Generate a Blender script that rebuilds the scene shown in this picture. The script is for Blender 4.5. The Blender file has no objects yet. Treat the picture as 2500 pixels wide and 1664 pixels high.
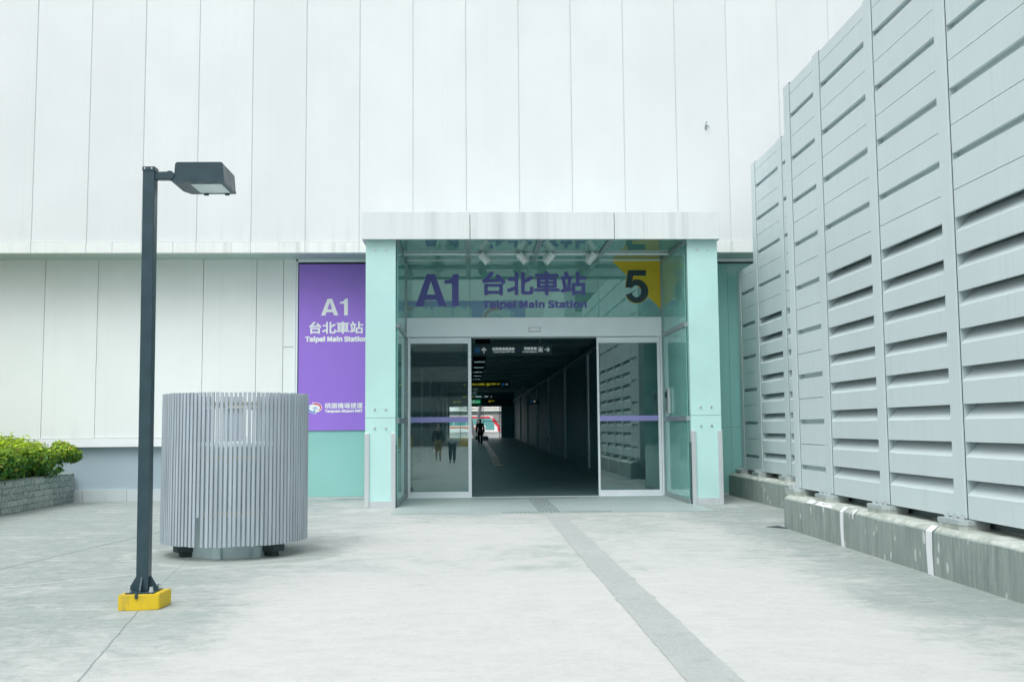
import bpy, bmesh, math, random, os
from mathutils import Vector, Matrix
random.seed(7)
R = math.radians
SC = bpy.context.scene
C = SC.collection

# ------------------------------------------------------------------ camera
yaw, pitch, roll = 0.0411755, 0.0849296, -0.0082578
cy, sy = math.cos(yaw), math.sin(yaw)
fw, rt, up = Vector((sy, cy, 0)), Vector((cy, -sy, 0)), Vector((0, 0, 1))
cp, sp = math.cos(pitch), math.sin(pitch)
f2, u2 = fw * cp + up * sp, up * cp - fw * sp
cr, sr = math.cos(roll), math.sin(roll)
r3, u3 = rt * cr + u2 * sr, u2 * cr - rt * sr
cam = bpy.data.cameras.new("camera")
cam.sensor_width = 36.0
cam.lens = 36.0 * 2476.9 / 2500.0
cam.clip_start, cam.clip_end = 0.05, 2000
co = bpy.data.objects.new("camera", cam)
C.objects.link(co)
m3 = Matrix((r3, u3, -f2)).transposed()
co.matrix_world = Matrix.Translation((0, 0, 1.5)) @ m3.to_4x4()
SC.camera = co

# ------------------------------------------------------------------ light
SUN_AZ, SUN_EL = R(205), R(60)
w = bpy.data.worlds.new("World")
SC.world = w
w.use_nodes = True
nt = w.node_tree
bg = nt.nodes["Background"]
sky = nt.nodes.new("ShaderNodeTexSky")
sky.sky_type = 'NISHITA'
sky.sun_disc = False
sky.sun_elevation = SUN_EL
sky.sun_rotation = SUN_AZ
sky.air_density, sky.dust_density, sky.ozone_density = 1.0, 4.0, 1.0
hs = nt.nodes.new("ShaderNodeHueSaturation")
hs.inputs["Saturation"].default_value = 0.16
nt.links.new(sky.outputs[0], hs.inputs["Color"])
cast = nt.nodes.new("ShaderNodeMix")
cast.data_type, cast.blend_type = 'RGBA', 'MULTIPLY'
cast.inputs[0].default_value = 1.0
cast.inputs[7].default_value = (0.958, 1.0, 1.0, 1)
nt.links.new(hs.outputs[0], cast.inputs[6])
gm = nt.nodes.new("ShaderNodeTexCoord")
sep = nt.nodes.new("ShaderNodeSeparateXYZ")
nt.links.new(gm.outputs["Generated"], sep.inputs[0])
mr = nt.nodes.new("ShaderNodeMapRange")       # overcast sky: brighter at the zenith than at the horizon
mr.inputs[1].default_value, mr.inputs[2].default_value = 0.0, 1.0
mr.inputs[3].default_value, mr.inputs[4].default_value = 0.70, 1.80
nt.links.new(sep.outputs[2], mr.inputs[0])
lum = nt.nodes.new("ShaderNodeVectorMath")
lum.operation = 'SCALE'
nt.links.new(cast.outputs[2], lum.inputs[0])
nt.links.new(mr.outputs[0], lum.inputs["Scale"])
nt.links.new(lum.outputs[0], bg.inputs["Color"])
bg.inputs["Strength"].default_value = 0.15
sl = bpy.data.lights.new("sun", 'SUN')
sl.energy = 1.2
sl.angle = R(60)
sl.color = (1.0, 0.985, 0.955)
so = bpy.data.objects.new("sun", sl)
C.objects.link(so)
sd = Vector((math.sin(SUN_AZ) * math.cos(SUN_EL), math.cos(SUN_AZ) * math.cos(SUN_EL), math.sin(SUN_EL)))
so.rotation_euler = (-sd).to_track_quat('-Z', 'Y').to_euler()
SC.view_settings.view_transform = 'Standard'
SC.view_settings.look = 'None'
SC.view_settings.exposure = -0.02
SC.view_settings.gamma = 1.0
SC.view_settings.use_curve_mapping = False
SC.cycles.use_denoising = True
SC.cycles.max_bounces = 10
SC.cycles.diffuse_bounces = 5
SC.cycles.glossy_bounces = 5
SC.cycles.transparent_max_bounces = 16
SC.cycles.sample_clamp_indirect = 4.0


# ------------------------------------------------------------------ materials
class NG:
    """small node-graph helper"""
    def __init__(s, name):
        s.m = bpy.data.materials.new(name)
        s.m.use_nodes = True
        s.t = s.m.node_tree
        s.b = s.t.nodes["Principled BSDF"]
        s.tc = None

    def n(s, typ, **kw):
        nd = s.t.nodes.new(typ)
        for k, v in kw.items():
            setattr(nd, k, v)
        return nd

    def l(s, a, b):
        s.t.links.new(a, b)

    def coord(s, scale=(1, 1, 1), loc=(0, 0, 0), rot=(0, 0, 0)):
        if s.tc is None:
            s.tc = s.n("ShaderNodeTexCoord")
        mp = s.n("ShaderNodeMapping")
        mp.inputs["Scale"].default_value = scale
        mp.inputs["Location"].default_value = loc
        mp.inputs["Rotation"].default_value = rot
        s.l(s.tc.outputs["Object"], mp.inputs[0])
        return mp.outputs[0]

    def noise(s, co, scale=5, detail=4, rough=0.55, dist=0.0):
        nd = s.n("ShaderNodeTexNoise")
        nd.inputs["Scale"].default_value = scale
        nd.inputs["Detail"].default_value = detail
        nd.inputs["Roughness"].default_value = rough
        nd.inputs["Distortion"].default_value = dist
        s.l(co, nd.inputs["Vector"])
        return nd.outputs[0]

    def ramp(s, v, a, b, lo=0.0, hi=1.0):
        nd = s.n("ShaderNodeMapRange")
        nd.interpolation_type = 'SMOOTHSTEP'
        s.l(v, nd.inputs[0])
        for i, x in enumerate((a, b, lo, hi)):
            nd.inputs[1 + i].default_value = x
        return nd.outputs[0]

    def math(s, op, a, b=None):
        nd = s.n("ShaderNodeMath", operation=op)
        for i, x in enumerate((a, b)):
            if x is None:
                continue
            if isinstance(x, (int, float)):
                nd.inputs[i].default_value = x
            else:
                s.l(x, nd.inputs[i])
        return nd.outputs[0]

    def mix(s, fac, a, b, mode='MIX'):
        nd = s.n("ShaderNodeMix", data_type='RGBA', blend_type=mode)
        for sock, x in ((nd.inputs[0], fac), (nd.inputs[6], a), (nd.inputs[7], b)):
            if isinstance(x, (int, float)):
                sock.default_value = x
            elif isinstance(x, (tuple, list)):
                sock.default_value = (*x[:3], 1)
            else:
                s.l(x, sock)
        return nd.outputs[2]

    def xyz(s):
        if s.tc is None:
            s.tc = s.n("ShaderNodeTexCoord")
        sep = s.n("ShaderNodeSeparateXYZ")
        s.l(s.tc.outputs["Object"], sep.inputs[0])
        return sep.outputs

    def base(s, v):
        if isinstance(v, (tuple, list)):
            s.b.inputs["Base Color"].default_value = (*v[:3], 1)
        else:
            s.l(v, s.b.inputs["Base Color"])

    def bump(s, h, strength=0.2, dist=0.01):
        bp = s.n("ShaderNodeBump")
        bp.inputs["Strength"].default_value = strength
        bp.inputs["Distance"].default_value = dist
        s.l(h, bp.inputs["Height"])
        s.l(bp.outputs[0], s.b.inputs["Normal"])

    def set(s, rough=0.5, metal=0.0, spec=0.5, coat=0.0):
        s.b.inputs["Roughness"].default_value = rough
        s.b.inputs["Metallic"].default_value = metal
        s.b.inputs["Specular IOR Level"].default_value = spec
        s.b.inputs["Coat Weight"].default_value = coat
        return s


def panel_tone(g, c, axis, pitch, off, amt):
    v = g.xyz()[axis]
    k = g.math('FLOOR', g.math('DIVIDE', g.math('ADD', v, off), pitch))
    wn = g.n("ShaderNodeTexWhiteNoise", noise_dimensions='1D')
    g.l(k, wn.inputs["W"])
    f = g.ramp(wn.outputs[0], 0, 1, 1 - amt, 1.0)
    h = g.n("ShaderNodeHueSaturation")
    g.l(f, h.inputs["Value"])
    g.l(c, h.inputs["Color"])
    return h.outputs[0]


def paint(name, col, rough=0.5, metal=0.0, var=0.06, scale=3.0, spec=0.5, stretch=(1, 1, 1), coat=0.0):
    g = NG(name).set(rough, metal, spec, coat)
    v = g.noise(g.coord(stretch), scale, 5)
    k = g.ramp(v, 0.3, 0.7, 0, 1)
    a = tuple(min(1, c * (1 - var)) for c in col)
    b = tuple(min(1, c * (1 + var)) for c in col)
    g.base(g.mix(k, a, b))
    rr = g.ramp(v, 0.3, 0.7, max(0.02, rough - 0.06), rough + 0.06)
    g.l(rr, g.b.inputs["Roughness"])
    return g.m


def streaky(name, col, dirt, amt, rough=0.5, sx=6.0, sz=0.25, z_fade=None, metal=0.0, thr=(0.45, 0.75), panel=None, faint=0.0):
    """surface with vertical rain streaks; z_fade=(z_strong, z_none) limits them in height"""
    g = NG(name).set(rough, metal)
    n1 = g.noise(g.coord((sx, sx, sz)), 1.0, 6, 0.65)
    n2 = g.noise(g.coord((0.7, 0.7, 0.5)), 1.0, 4)
    n3 = g.noise(g.coord((sx * 5, sx * 5, sz)), 1.0, 3, 0.6)
    k = g.ramp(n1, thr[0], thr[1])
    k = g.math('MULTIPLY', k, g.ramp(n2, 0.35, 0.6))
    k = g.math('ADD', k, g.math('MULTIPLY', g.ramp(n3, 0.55, 0.75), 0.35))
    if z_fade:
        z = g.xyz()[2]
        k = g.math('MULTIPLY', k, g.ramp(z, min(z_fade), max(z_fade), *((1, 0) if z_fade[0] < z_fade[1] else (0, 1))))
    k = g.math('MINIMUM', g.math('MULTIPLY', k, amt), 1.0)
    c = g.mix(g.ramp(n2, 0.3, 0.7), tuple(x * 0.97 for x in col), tuple(min(1, x * 1.02) for x in col))
    if panel:
        c = panel_tone(g, c, *panel)
    if faint:
        fs = g.noise(g.coord((sx * 1.7, sx * 1.7, 0.06), (5, 3, 1)), 1.0, 5, 0.6)
        c = g.mix(g.math('MULTIPLY', g.ramp(fs, 0.52, 0.72), faint), c, dirt)
    g.base(g.mix(k, c, dirt))
    return g.m


def glass(name, tint, refl=1.0, ior=1.5, body=0.0, body_col=(0.3, 0.6, 0.55), rough=0.0, gloss=(0.95, 1, 1)):
    """thin pane: tinted see-through plus mirror reflection by Fresnel, optional faint diffuse body"""
    g = NG(name)
    g.t.nodes.remove(g.b)
    out = g.t.nodes["Material Output"]
    tr = g.n("ShaderNodeBsdfTransparent")
    tr.inputs[0].default_value = (*tint, 1)
    gl = g.n("ShaderNodeBsdfGlossy")
    gl.inputs["Roughness"].default_value = rough
    gl.inputs[0].default_value = (*gloss, 1)
    fr = g.n("ShaderNodeFresnel")
    fr.inputs[0].default_value = ior
    k = g.math('MINIMUM', g.math('MULTIPLY', fr.outputs[0], refl), 0.95)
    mx = g.n("ShaderNodeMixShader")
    g.l(k, mx.inputs[0])
    src = tr.outputs[0]
    if body > 0:
        df = g.n("ShaderNodeBsdfDiffuse")
        df.inputs[0].default_value = (*body_col, 1)
        m2 = g.n("ShaderNodeMixShader")
        m2.inputs[0].default_value = body
        g.l(tr.outputs[0], m2.inputs[1])
        g.l(df.outputs[0], m2.inputs[2])
        src = m2.outputs[0]
    g.l(src, mx.inputs[1])
    g.l(gl.outputs[0], mx.inputs[2])
    g.l(mx.outputs[0], out.inputs[0])
    return g.m


M = {}
M['clad'] = streaky('white_cladding', (0.74, 0.765, 0.78), (0.58, 0.62, 0.61), 0.6, 0.42, 7, 0.3, (5.35, 6.1), panel=(0, 1.1318, 9.12, 0.035), faint=0.10)
M['clad_low'] = streaky('pale_cladding', (0.84, 0.885, 0.88), (0.58, 0.64, 0.62), 0.45, 0.45, 6, 0.25, (1.2, 2.0), panel=(0, 1.1318, 9.16, 0.03), faint=0.10)
M['joint'] = paint('joint_shadow_gap', (0.42, 0.48, 0.48), 0.8)
M['sealant'] = paint('pale_joint_sealant', (0.56, 0.61, 0.62), 0.8)
M['fascia'] = streaky('stained_fascia', (0.80, 0.83, 0.82), (0.52, 0.56, 0.54), 0.75, 0.45, 6, 0.12)
M['canopy'] = streaky('streaked_aluminium', (0.69, 0.735, 0.735), (0.52, 0.56, 0.56), 0.7, 0.38, 5, 0.10, None, 0.0, (0.38, 0.7))
M['soffit'] = paint('soffit_metal', (0.50, 0.60, 0.58), 0.5)
M['band'] = paint('white_sill_band', (0.82, 0.85, 0.88), 0.4, var=0.02)
M['plinth'] = paint('blue_grey_render', (0.36, 0.45, 0.51), 0.75, var=0.05, scale=0.8)
M['skirt'] = streaky('grey_skirting_stone', (0.52, 0.58, 0.60), (0.38, 0.43, 0.43), 0.6, 0.7, 4, 0.6)
M['alu'] = paint('brushed_aluminium', (0.83, 0.88, 0.92), 0.36, 0.0, var=0.03, scale=1.5)
M['alu_white'] = paint('pale_aluminium', (0.78, 0.82, 0.86), 0.36, 0.0, var=0.03)
M['alu_dark'] = paint('grey_steel_rail', (0.30, 0.37, 0.38), 0.4, 0.4)
M['steel'] = paint('stainless_guard', (0.62, 0.66, 0.68), 0.36, 0.4, var=0.04, stretch=(1, 1, .2))
M['dark'] = paint('dark_gap', (0.03, 0.05, 0.055), 0.8)
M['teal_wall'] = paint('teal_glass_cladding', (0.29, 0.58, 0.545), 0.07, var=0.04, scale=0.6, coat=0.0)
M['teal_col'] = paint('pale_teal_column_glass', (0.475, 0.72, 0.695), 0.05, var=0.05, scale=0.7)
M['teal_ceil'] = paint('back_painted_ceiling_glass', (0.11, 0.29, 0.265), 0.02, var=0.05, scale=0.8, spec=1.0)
M['teal_dark'] = paint('dark_teal_backing', (0.26, 0.56, 0.52), 0.6, var=0.08)
M['purple'] = paint('purple_vinyl', (0.335, 0.185, 0.72), 0.42, var=0.04, scale=0.6)
M['white'] = paint('white_vinyl', (0.86, 0.88, 0.90), 0.4, var=0.01)
M['letter_purple'] = paint('purple_lettering_film', (0.115, 0.115, 0.40), 0.35, var=0.02)
M['stripe'] = paint('purple_safety_stripe', (0.29, 0.28, 0.60), 0.4, var=0.03)
M['yellow_film'] = paint('yellow_film', (0.62, 0.46, 0.02), 0.35, var=0.04)
M['digit'] = paint('dark_digit_film', (0.012, 0.045, 0.055), 0.35)
M['pane'] = glass('door_glass', (0.82, 0.94, 0.92), 3.2, gloss=(0.86, 1.0, 0.99))
M['pane_top'] = glass('transom_glass', (0.66, 0.88, 0.84), 3.9, body=0.30, body_col=(0.42, 0.80, 0.76), gloss=(0.78, 1.0, 0.97))
M['pane_side'] = glass('side_glass', (0.62, 0.88, 0.83), 0.9, body=0.58, body_col=(0.36, 0.78, 0.72))
M['black_paint'] = paint('dark_slate_paint', (0.025, 0.055, 0.070), 0.38, var=0.10, scale=6)
M['lens'] = paint('lamp_lens', (0.60, 0.70, 0.66), 0.12, var=0.04)
M['chrome'] = paint('galvanised_bolt', (0.62, 0.66, 0.68), 0.35, 0.6)
M['slat'] = paint('grey_slat_paint', (0.375, 0.43, 0.48), 0.5, var=0.13, scale=2, stretch=(9, 9, .4))
M['tank'] = paint('teal_grey_tank', (0.46, 0.58, 0.60), 0.55, var=0.08, scale=2)
M['hoop'] = paint('beige_hoop', (0.50, 0.50, 0.42), 0.6)
M['fence'] = streaky('grey_fence_paint', (0.61, 0.70, 0.715), (0.43, 0.50, 0.50), 0.30, 0.42, 9, 0.35, thr=(0.5, 0.8), panel=(1, 1.84, 4.58, 0.05), faint=0.16)
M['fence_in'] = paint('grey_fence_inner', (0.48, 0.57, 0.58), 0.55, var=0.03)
M['block'] = paint('dark_grey_block', (0.05, 0.075, 0.075), 0.8)
M['plate'] = paint('galvanised_plate', (0.42, 0.48, 0.485), 0.5, 0.2)
M['louvre_shade_back'] = paint('louvre_shade_tone', (0.22, 0.29, 0.29), 0.8)  # darkened to stand in for shade inside the louvres
M['spot'] = paint('pale_grey_lamp_paint', (0.88, 0.92, 0.90), 0.4)
M['sign_dark'] = paint('dark_sign_face', (0.035, 0.10, 0.115), 0.5, var=0.05)
M['sign_yellow'] = paint('sign_yellow_ink', (0.75, 0.68, 0.02), 0.5)
M['sign_blue'] = paint('sign_blue_ink', (0.02, 0.20, 0.50), 0.5)
M['sign_violet'] = paint('sign_violet_ink', (0.12, 0.08, 0.42), 0.5)
M['exit_green'] = paint('exit_green', (0.02, 0.50, 0.22), 0.5)
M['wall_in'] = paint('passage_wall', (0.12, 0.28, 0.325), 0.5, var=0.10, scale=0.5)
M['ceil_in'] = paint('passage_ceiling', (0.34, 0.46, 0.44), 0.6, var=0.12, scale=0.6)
M['pilaster'] = paint('satin_pilaster', (0.75, 0.82, 0.82), 0.33, 1.0, var=0.02)
M['polished'] = paint('polished_floor_strip', (0.11, 0.175, 0.19), 0.27, 0.0, spec=0.8)
M['light_panel'] = paint('unlit_light_diffuser', (0.62, 0.68, 0.68), 0.3)
M['red'] = paint('red_coach_paint', (0.62, 0.035, 0.06), 0.3)
M['coach_white'] = paint('white_coach_paint', (0.82, 0.80, 0.80), 0.35)
M['coach_glass'] = paint('teal_coach_glass', (0.14, 0.36, 0.36), 0.08)
M['orange'] = paint('orange_graphic', (0.75, 0.22, 0.12), 0.35)
M['rubber'] = paint('tyre_rubber', (0.02, 0.022, 0.024), 0.8)
M['skin'] = paint('skin', (0.42, 0.26, 0.19), 0.55)
M['cloth_dark'] = paint('dark_cloth', (0.012, 0.03, 0.04), 0.85)
M['cloth_grey'] = paint('grey_cloth', (0.30, 0.36, 0.35), 0.85)
M['cloth_brown'] = paint('brown_cloth', (0.30, 0.23, 0.12), 0.85)
M['hair'] = paint('black_hair', (0.012, 0.012, 0.014), 0.5)
M['mask'] = paint('pale_face_mask', (0.75, 0.78, 0.80), 0.7)
M['bag_green'] = paint('green_bag', (0.04, 0.42, 0.12), 0.5)
M['bag_grey'] = paint('grey_bag', (0.16, 0.18, 0.22), 0.6)
M['taxi'] = paint('yellow_taxi_paint', (0.72, 0.45, 0.03), 0.25)
M['roofsheet'] = paint('white_ribbed_roof', (0.80, 0.80, 0.76), 0.5)
M['opp'] = paint('grey_concrete_facade', (0.34, 0.38, 0.39), 0.7, var=0.12, scale=0.3)
M['opp_glass'] = paint('dark_window_band', (0.06, 0.10, 0.12), 0.15)
M['soil'] = paint('planter_soil', (0.06, 0.045, 0.03), 0.95, var=0.3, scale=20)
M['bark'] = paint('shrub_bark', (0.11, 0.085, 0.055), 0.9)


def glow_paint(name, col, strength):
    m = paint(name, col, 0.5)
    p = m.node_tree.nodes["Principled BSDF"]
    p.inputs["Emission Color"].default_value = (*col, 1)
    p.inputs["Emission Strength"].default_value = strength
    return m


M['sign_white'] = glow_paint('white_lettering_added_glow', (0.80, 0.90, 0.90), 0.22)  # glow added so the sign lettering stays bright in the dim passage
M['sign_yellow'] = glow_paint('yellow_lettering_added_glow', (0.70, 0.66, 0.03), 0.22)
M['sign_blue'] = glow_paint('sign_blue_ink', (0.02, 0.20, 0.50), 0.18)  # same added glow on the blue ink
M['exit_green'] = glow_paint('backlit_exit_green', (0.02, 0.50, 0.20), 0.45)


def mat_ground():
    g = NG('worn_concrete').set(0.78, 0, 0.3)
    X, Y, Z = g.xyz()
    big = g.noise(g.coord((0.30, 0.38, 1)), 1.0, 12, 0.72, 1.2)
    mid = g.noise(g.coord((1.5, 2.3, 1), (3, 1, 0), (0, 0, R(-14))), 1.0, 15, 0.86, 1.2)
    sm = g.noise(g.coord((4.2, 6.0, 1), (9, 4, 0), (0, 0, R(20))), 1.0, 15, 0.86, 0.8)
    grain = g.noise(g.coord((1, 1, 1)), 26, 8, 0.75)
    fine = g.noise(g.coord((1, 1, 1)), 90, 4, 0.7)
    brush = g.noise(g.coord((42, 1.3, 1), (0, 0, 0), (0, 0, R(9))), 1.0, 6, 0.7, 0.6)
    left = g.ramp(X, -1.2, -4.0)
    left = g.math('MULTIPLY', left, g.ramp(Y, 6.0, 9.5, 0.35, 1.0))
    rightk = g.math('MULTIPLY', g.ramp(X, 2.9, 4.5), g.ramp(Y, 4, 8, 0.5, 1.0))
    front = g.math('MULTIPLY', g.ramp(Y, 13.0, 19.0), 0.30)
    reg = g.math('MAXIMUM', g.math('MAXIMUM', left, rightk), front)
    t = g.math('ADD', g.math('MULTIPLY', big, 0.40), g.math('MULTIPLY', mid, 0.60))
    t = g.math('ADD', t, g.math('MULTIPLY', reg, 0.115))
    clean = g.math('MULTIPLY', g.ramp(Y, 12.5, 8.0), g.math('MULTIPLY', g.ramp(X, -2.2, -1.0), g.ramp(X, 3.6, 2.6)))
    t = g.math('ADD', t, g.math('MULTIPLY', clean, -0.08))
    k = g.ramp(t, 0.45, 0.63)
    base = g.mix(g.ramp(mid, 0.35, 0.65), (0.475, 0.48, 0.47), (0.545, 0.545, 0.535))
    c = g.mix(k, base, (0.285, 0.33, 0.318))
    k2 = g.math('MULTIPLY', g.ramp(sm, 0.48, 0.58), g.math('ADD', g.math('MULTIPLY', reg, 0.62), 0.13))
    c = g.mix(k2, c, (0.205, 0.245, 0.238))
    # pale scuffs
    sc = g.noise(g.coord((0.9, 3.4, 1), (20, 7, 0), (0, 0, R(8))), 1.0, 12, 0.80, 1.2)
    c = g.mix(g.math('MULTIPLY', g.ramp(sc, 0.53, 0.64), 0.65), c, (0.54, 0.55, 0.54))
    c = g.mix(g.math('MULTIPLY', g.ramp(brush, 0.45, 0.70), 0.15), c, (0.40, 0.425, 0.415))
    c = g.mix(g.math('MULTIPLY', g.ramp(grain, 0.50, 0.66), 0.30), c, (0.34, 0.37, 0.36))
    c = g.mix(g.math('MULTIPLY', g.ramp(fine, 0.50, 0.72), 0.30), c, (0.30, 0.33, 0.32))
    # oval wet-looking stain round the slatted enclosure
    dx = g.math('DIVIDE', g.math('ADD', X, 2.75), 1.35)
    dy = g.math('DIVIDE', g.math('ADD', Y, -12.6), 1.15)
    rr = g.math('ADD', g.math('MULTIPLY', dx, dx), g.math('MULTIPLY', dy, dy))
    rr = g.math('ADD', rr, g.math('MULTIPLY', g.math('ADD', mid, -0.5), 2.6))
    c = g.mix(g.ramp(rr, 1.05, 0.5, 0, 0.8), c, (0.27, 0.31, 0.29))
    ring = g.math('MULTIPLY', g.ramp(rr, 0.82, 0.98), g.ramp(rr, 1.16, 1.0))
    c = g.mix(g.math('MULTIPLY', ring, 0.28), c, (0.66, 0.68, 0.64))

    # darker tone along the kerb foot and the wall foot
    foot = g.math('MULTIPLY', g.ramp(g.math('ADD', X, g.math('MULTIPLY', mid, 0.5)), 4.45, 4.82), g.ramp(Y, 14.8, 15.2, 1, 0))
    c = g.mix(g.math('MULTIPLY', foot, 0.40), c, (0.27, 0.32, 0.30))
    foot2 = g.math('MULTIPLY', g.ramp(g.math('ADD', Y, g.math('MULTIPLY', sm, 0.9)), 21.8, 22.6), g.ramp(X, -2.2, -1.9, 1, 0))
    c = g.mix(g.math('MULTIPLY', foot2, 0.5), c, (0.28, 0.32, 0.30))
    wob = g.math('MULTIPLY', g.math('ADD', g.noise(g.coord((3, 3, 1)), 1, 4), -0.5), 0.05)

    def line(c, p, q, wd, col, s, y0=None):
        d = Vector((q[0] - p[0], q[1] - p[1]))
        L = d.length
        n = Vector((-d.y, d.x)) / L
        e = g.math('ADD', g.math('MULTIPLY', X, n.x), g.math('MULTIPLY', Y, n.y))
        e = g.math('ADD', g.math('ABSOLUTE', g.math('ADD', g.math('ADD', e, wob), -(n.x * p[0] + n.y * p[1]))), 0.0)
        k = g.ramp(e, wd, wd * 0.45)
        a = g.math('ADD', g.math('MULTIPLY', X, d.x / L), g.math('ADD', g.math('MULTIPLY', Y, d.y / L), -(d.x * p[0] + d.y * p[1]) / L))
        k = g.math('MULTIPLY', k, g.math('MULTIPLY', g.ramp(a, -0.05, 0.05), g.ramp(a, L - 0.05, L + 0.05, 1, 0)))
        return g.mix(g.math('MULTIPLY', k, s), c, col)
    for (p, q, wd, col, s) in LINES:
        c = line(c, p, q, wd, col, s)
    g.base(c)
    g.bump(g.math('ADD', g.math('MULTIPLY', brush, 0.6), fine), 0.25, 0.004)
    return g.m


LINES = [((-5.40, 9.72), (-4.60, 15.55), 0.022, (0.14, 0.19, 0.19), 0.95),
         ((-2.30, 5.96), (-3.05, 10.3), 0.010, (0.16, 0.21, 0.21), 0.8),
         ((-3.05, 10.3), (-4.3, 19.6), 0.012, (0.20, 0.25, 0.25), 0.6),
         ((-5.35, 9.66), (-5.05, 11.35), 0.02, (0.60, 0.63, 0.62), 0.35),
         ((-5.2, 9.65), (-4.05, 10.55), 0.022, (0.66, 0.68, 0.67), 0.5),
         ((-4.05, 10.55), (-3.17, 11.3), 0.022, (0.66, 0.68, 0.67), 0.5),
         ((-3.17, 11.3), (-1.78, 12.3), 0.02, (0.66, 0.68, 0.67), 0.5),
         ((1.7, 9.6), (3.9, 6.4), 0.006, (0.30, 0.35, 0.34), 0.7),
         ((-1.4, 17.2), (1.2, 12.0), 0.006, (0.36, 0.40, 0.39), 0.5)]


def mat_kerb():
    g = NG('stained_kerb_concrete').set(0.82, 0, 0.3)
    X, Y, Z = g.xyz()
    st = g.noise(g.coord((11, 11, 1.1)), 1.0, 10, 0.8)
    st2 = g.noise(g.coord((34, 34, 1.6)), 1.0, 4, 0.6)
    bl = g.noise(g.coord((0.9, 0.9, 0.9)), 1.0, 4)
    c = g.mix(g.ramp(st, 0.34, 0.68), (0.20, 0.25, 0.235), (0.36, 0.415, 0.39))
    c = g.mix(g.math('MULTIPLY', g.ramp(bl, 0.4, 0.65), 0.5), c, (0.31, 0.36, 0.34))
    c = g.mix(g.math('MULTIPLY', g.ramp(st2, 0.55, 0.75), 0.22), c, (0.14, 0.19, 0.18))
    vo = g.n("ShaderNodeTexVoronoi")
    vo.inputs["Scale"].default_value = 1.0
    g.l(g.coord((7, 7, 3.6)), vo.inputs["Vector"])
    vn = g.noise(g.coord((14, 14, 8)), 1.0, 3)
    ch = g.ramp(g.math('ADD', vo.outputs[0], g.math('MULTIPLY', vn, 0.35)), 0.42, 0.34)
    cluster = g.ramp(g.noise(g.coord((1.3, 1.3, 2.2), (4, 2, 1)), 1.0, 3), 0.44, 0.54)
    c = g.mix(g.math('MULTIPLY', g.math('MULTIPLY', ch, cluster), 0.65), c, (0.70, 0.74, 0.72))
    # worn pale top edge and top face
    top = g.ramp(g.math('ADD', Z, g.math('MULTIPLY', vn, 0.03)), 0.445, 0.465)
    tc = g.mix(g.ramp(g.noise(g.coord((5, 5, 5)), 1, 6, 0.7), 0.35, 0.65), (0.36, 0.40, 0.36), (0.56, 0.60, 0.56))
    c = g.mix(top, c, tc)
    g.base(c)
    g.bump(g.noise(g.coord((1, 1, 1)), 60, 4, 0.7), 0.5, 0.006)
    return g.m


def mat_stone():
    g = NG('rough_stone_block').set(0.85, 0, 0.3)
    br = g.n("ShaderNodeTexBrick")
    br.offset = 0.5
    mp = g.coord((1, 1, 1), (0, 0, 0), (0, R(90), R(90)))
    # brick in the Y-Z plane
    sep = g.n("ShaderNodeSeparateXYZ")
    g.l(g.tc.outputs["Object"], sep.inputs[0])
    cmb = g.n("ShaderNodeCombineXYZ")
    g.l(g.math('ADD', sep.outputs[1], sep.outputs[0]), cmb.inputs[0])
    g.l(sep.outputs[2], cmb.inputs[1])
    g.l(cmb.outputs[0], br.inputs["Vector"])
    br.inputs["Scale"].default_value = 1.0
    br.inputs["Mortar Size"].default_value = 0.008
    br.inputs["Brick Width"].default_value = 0.46
    br.inputs["Row Height"].default_value = 0.118
    br.inputs["Color1"].default_value = (0.23, 0.29, 0.275, 1)
    br.inputs["Color2"].default_value = (0.42, 0.475, 0.45, 1)
    br.inputs["Mortar"].default_value = (0.13, 0.17, 0.16, 1)
    gr = g.noise(g.coord((1, 1, 1)), 55, 5, 0.75)
    bl = g.noise(g.coord((1, 1, 1)), 3, 4, 0.6)
    g2 = g.noise(g.coord((1, 1, 1)), 17, 5, 0.7)
    c = g.mix(g.math('MULTIPLY', g.ramp(g2, 0.47, 0.62), 0.75), br.outputs[0], (0.56, 0.61, 0.585))
    c = g.mix(g.math('MULTIPLY', g.ramp(gr, 0.52, 0.66), 0.6), c, (0.12, 0.16, 0.15))
    c = g.mix(g.math('MULTIPLY', g.ramp(bl, 0.45, 0.7), 0.45), c, (0.17, 0.22, 0.20))
    g.base(c)
    g.bump(g.math('ADD', g.math('MULTIPLY', gr, 0.8), g.math('MULTIPLY', br.outputs[1], -1.0)), 0.7, 0.012)
    return g.m


def mat_leaf():
    g = NG('hedge_leaf').set(0.45, 0, 0.4)
    at = g.n("ShaderNodeVertexColor")
    at.layer_name = 'tint'
    g.l(at.outputs[0], g.b.inputs["Base Color"])
    g.b.inputs["Subsurface Weight"].default_value = 0.0
    # leaves let some light through
    tl = g.n("ShaderNodeBsdfTranslucent")
    g.l(at.outputs[0], tl.inputs[0])
    mx = g.n("ShaderNodeMixShader")
    mx.inputs[0].default_value = 0.35
    g.l(g.b.outputs[0], mx.inputs[1])
    g.l(tl.outputs[0], mx.inputs[2])
    g.l(mx.outputs[0], g.t.nodes["Material Output"].inputs[0])
    return g.m


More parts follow.
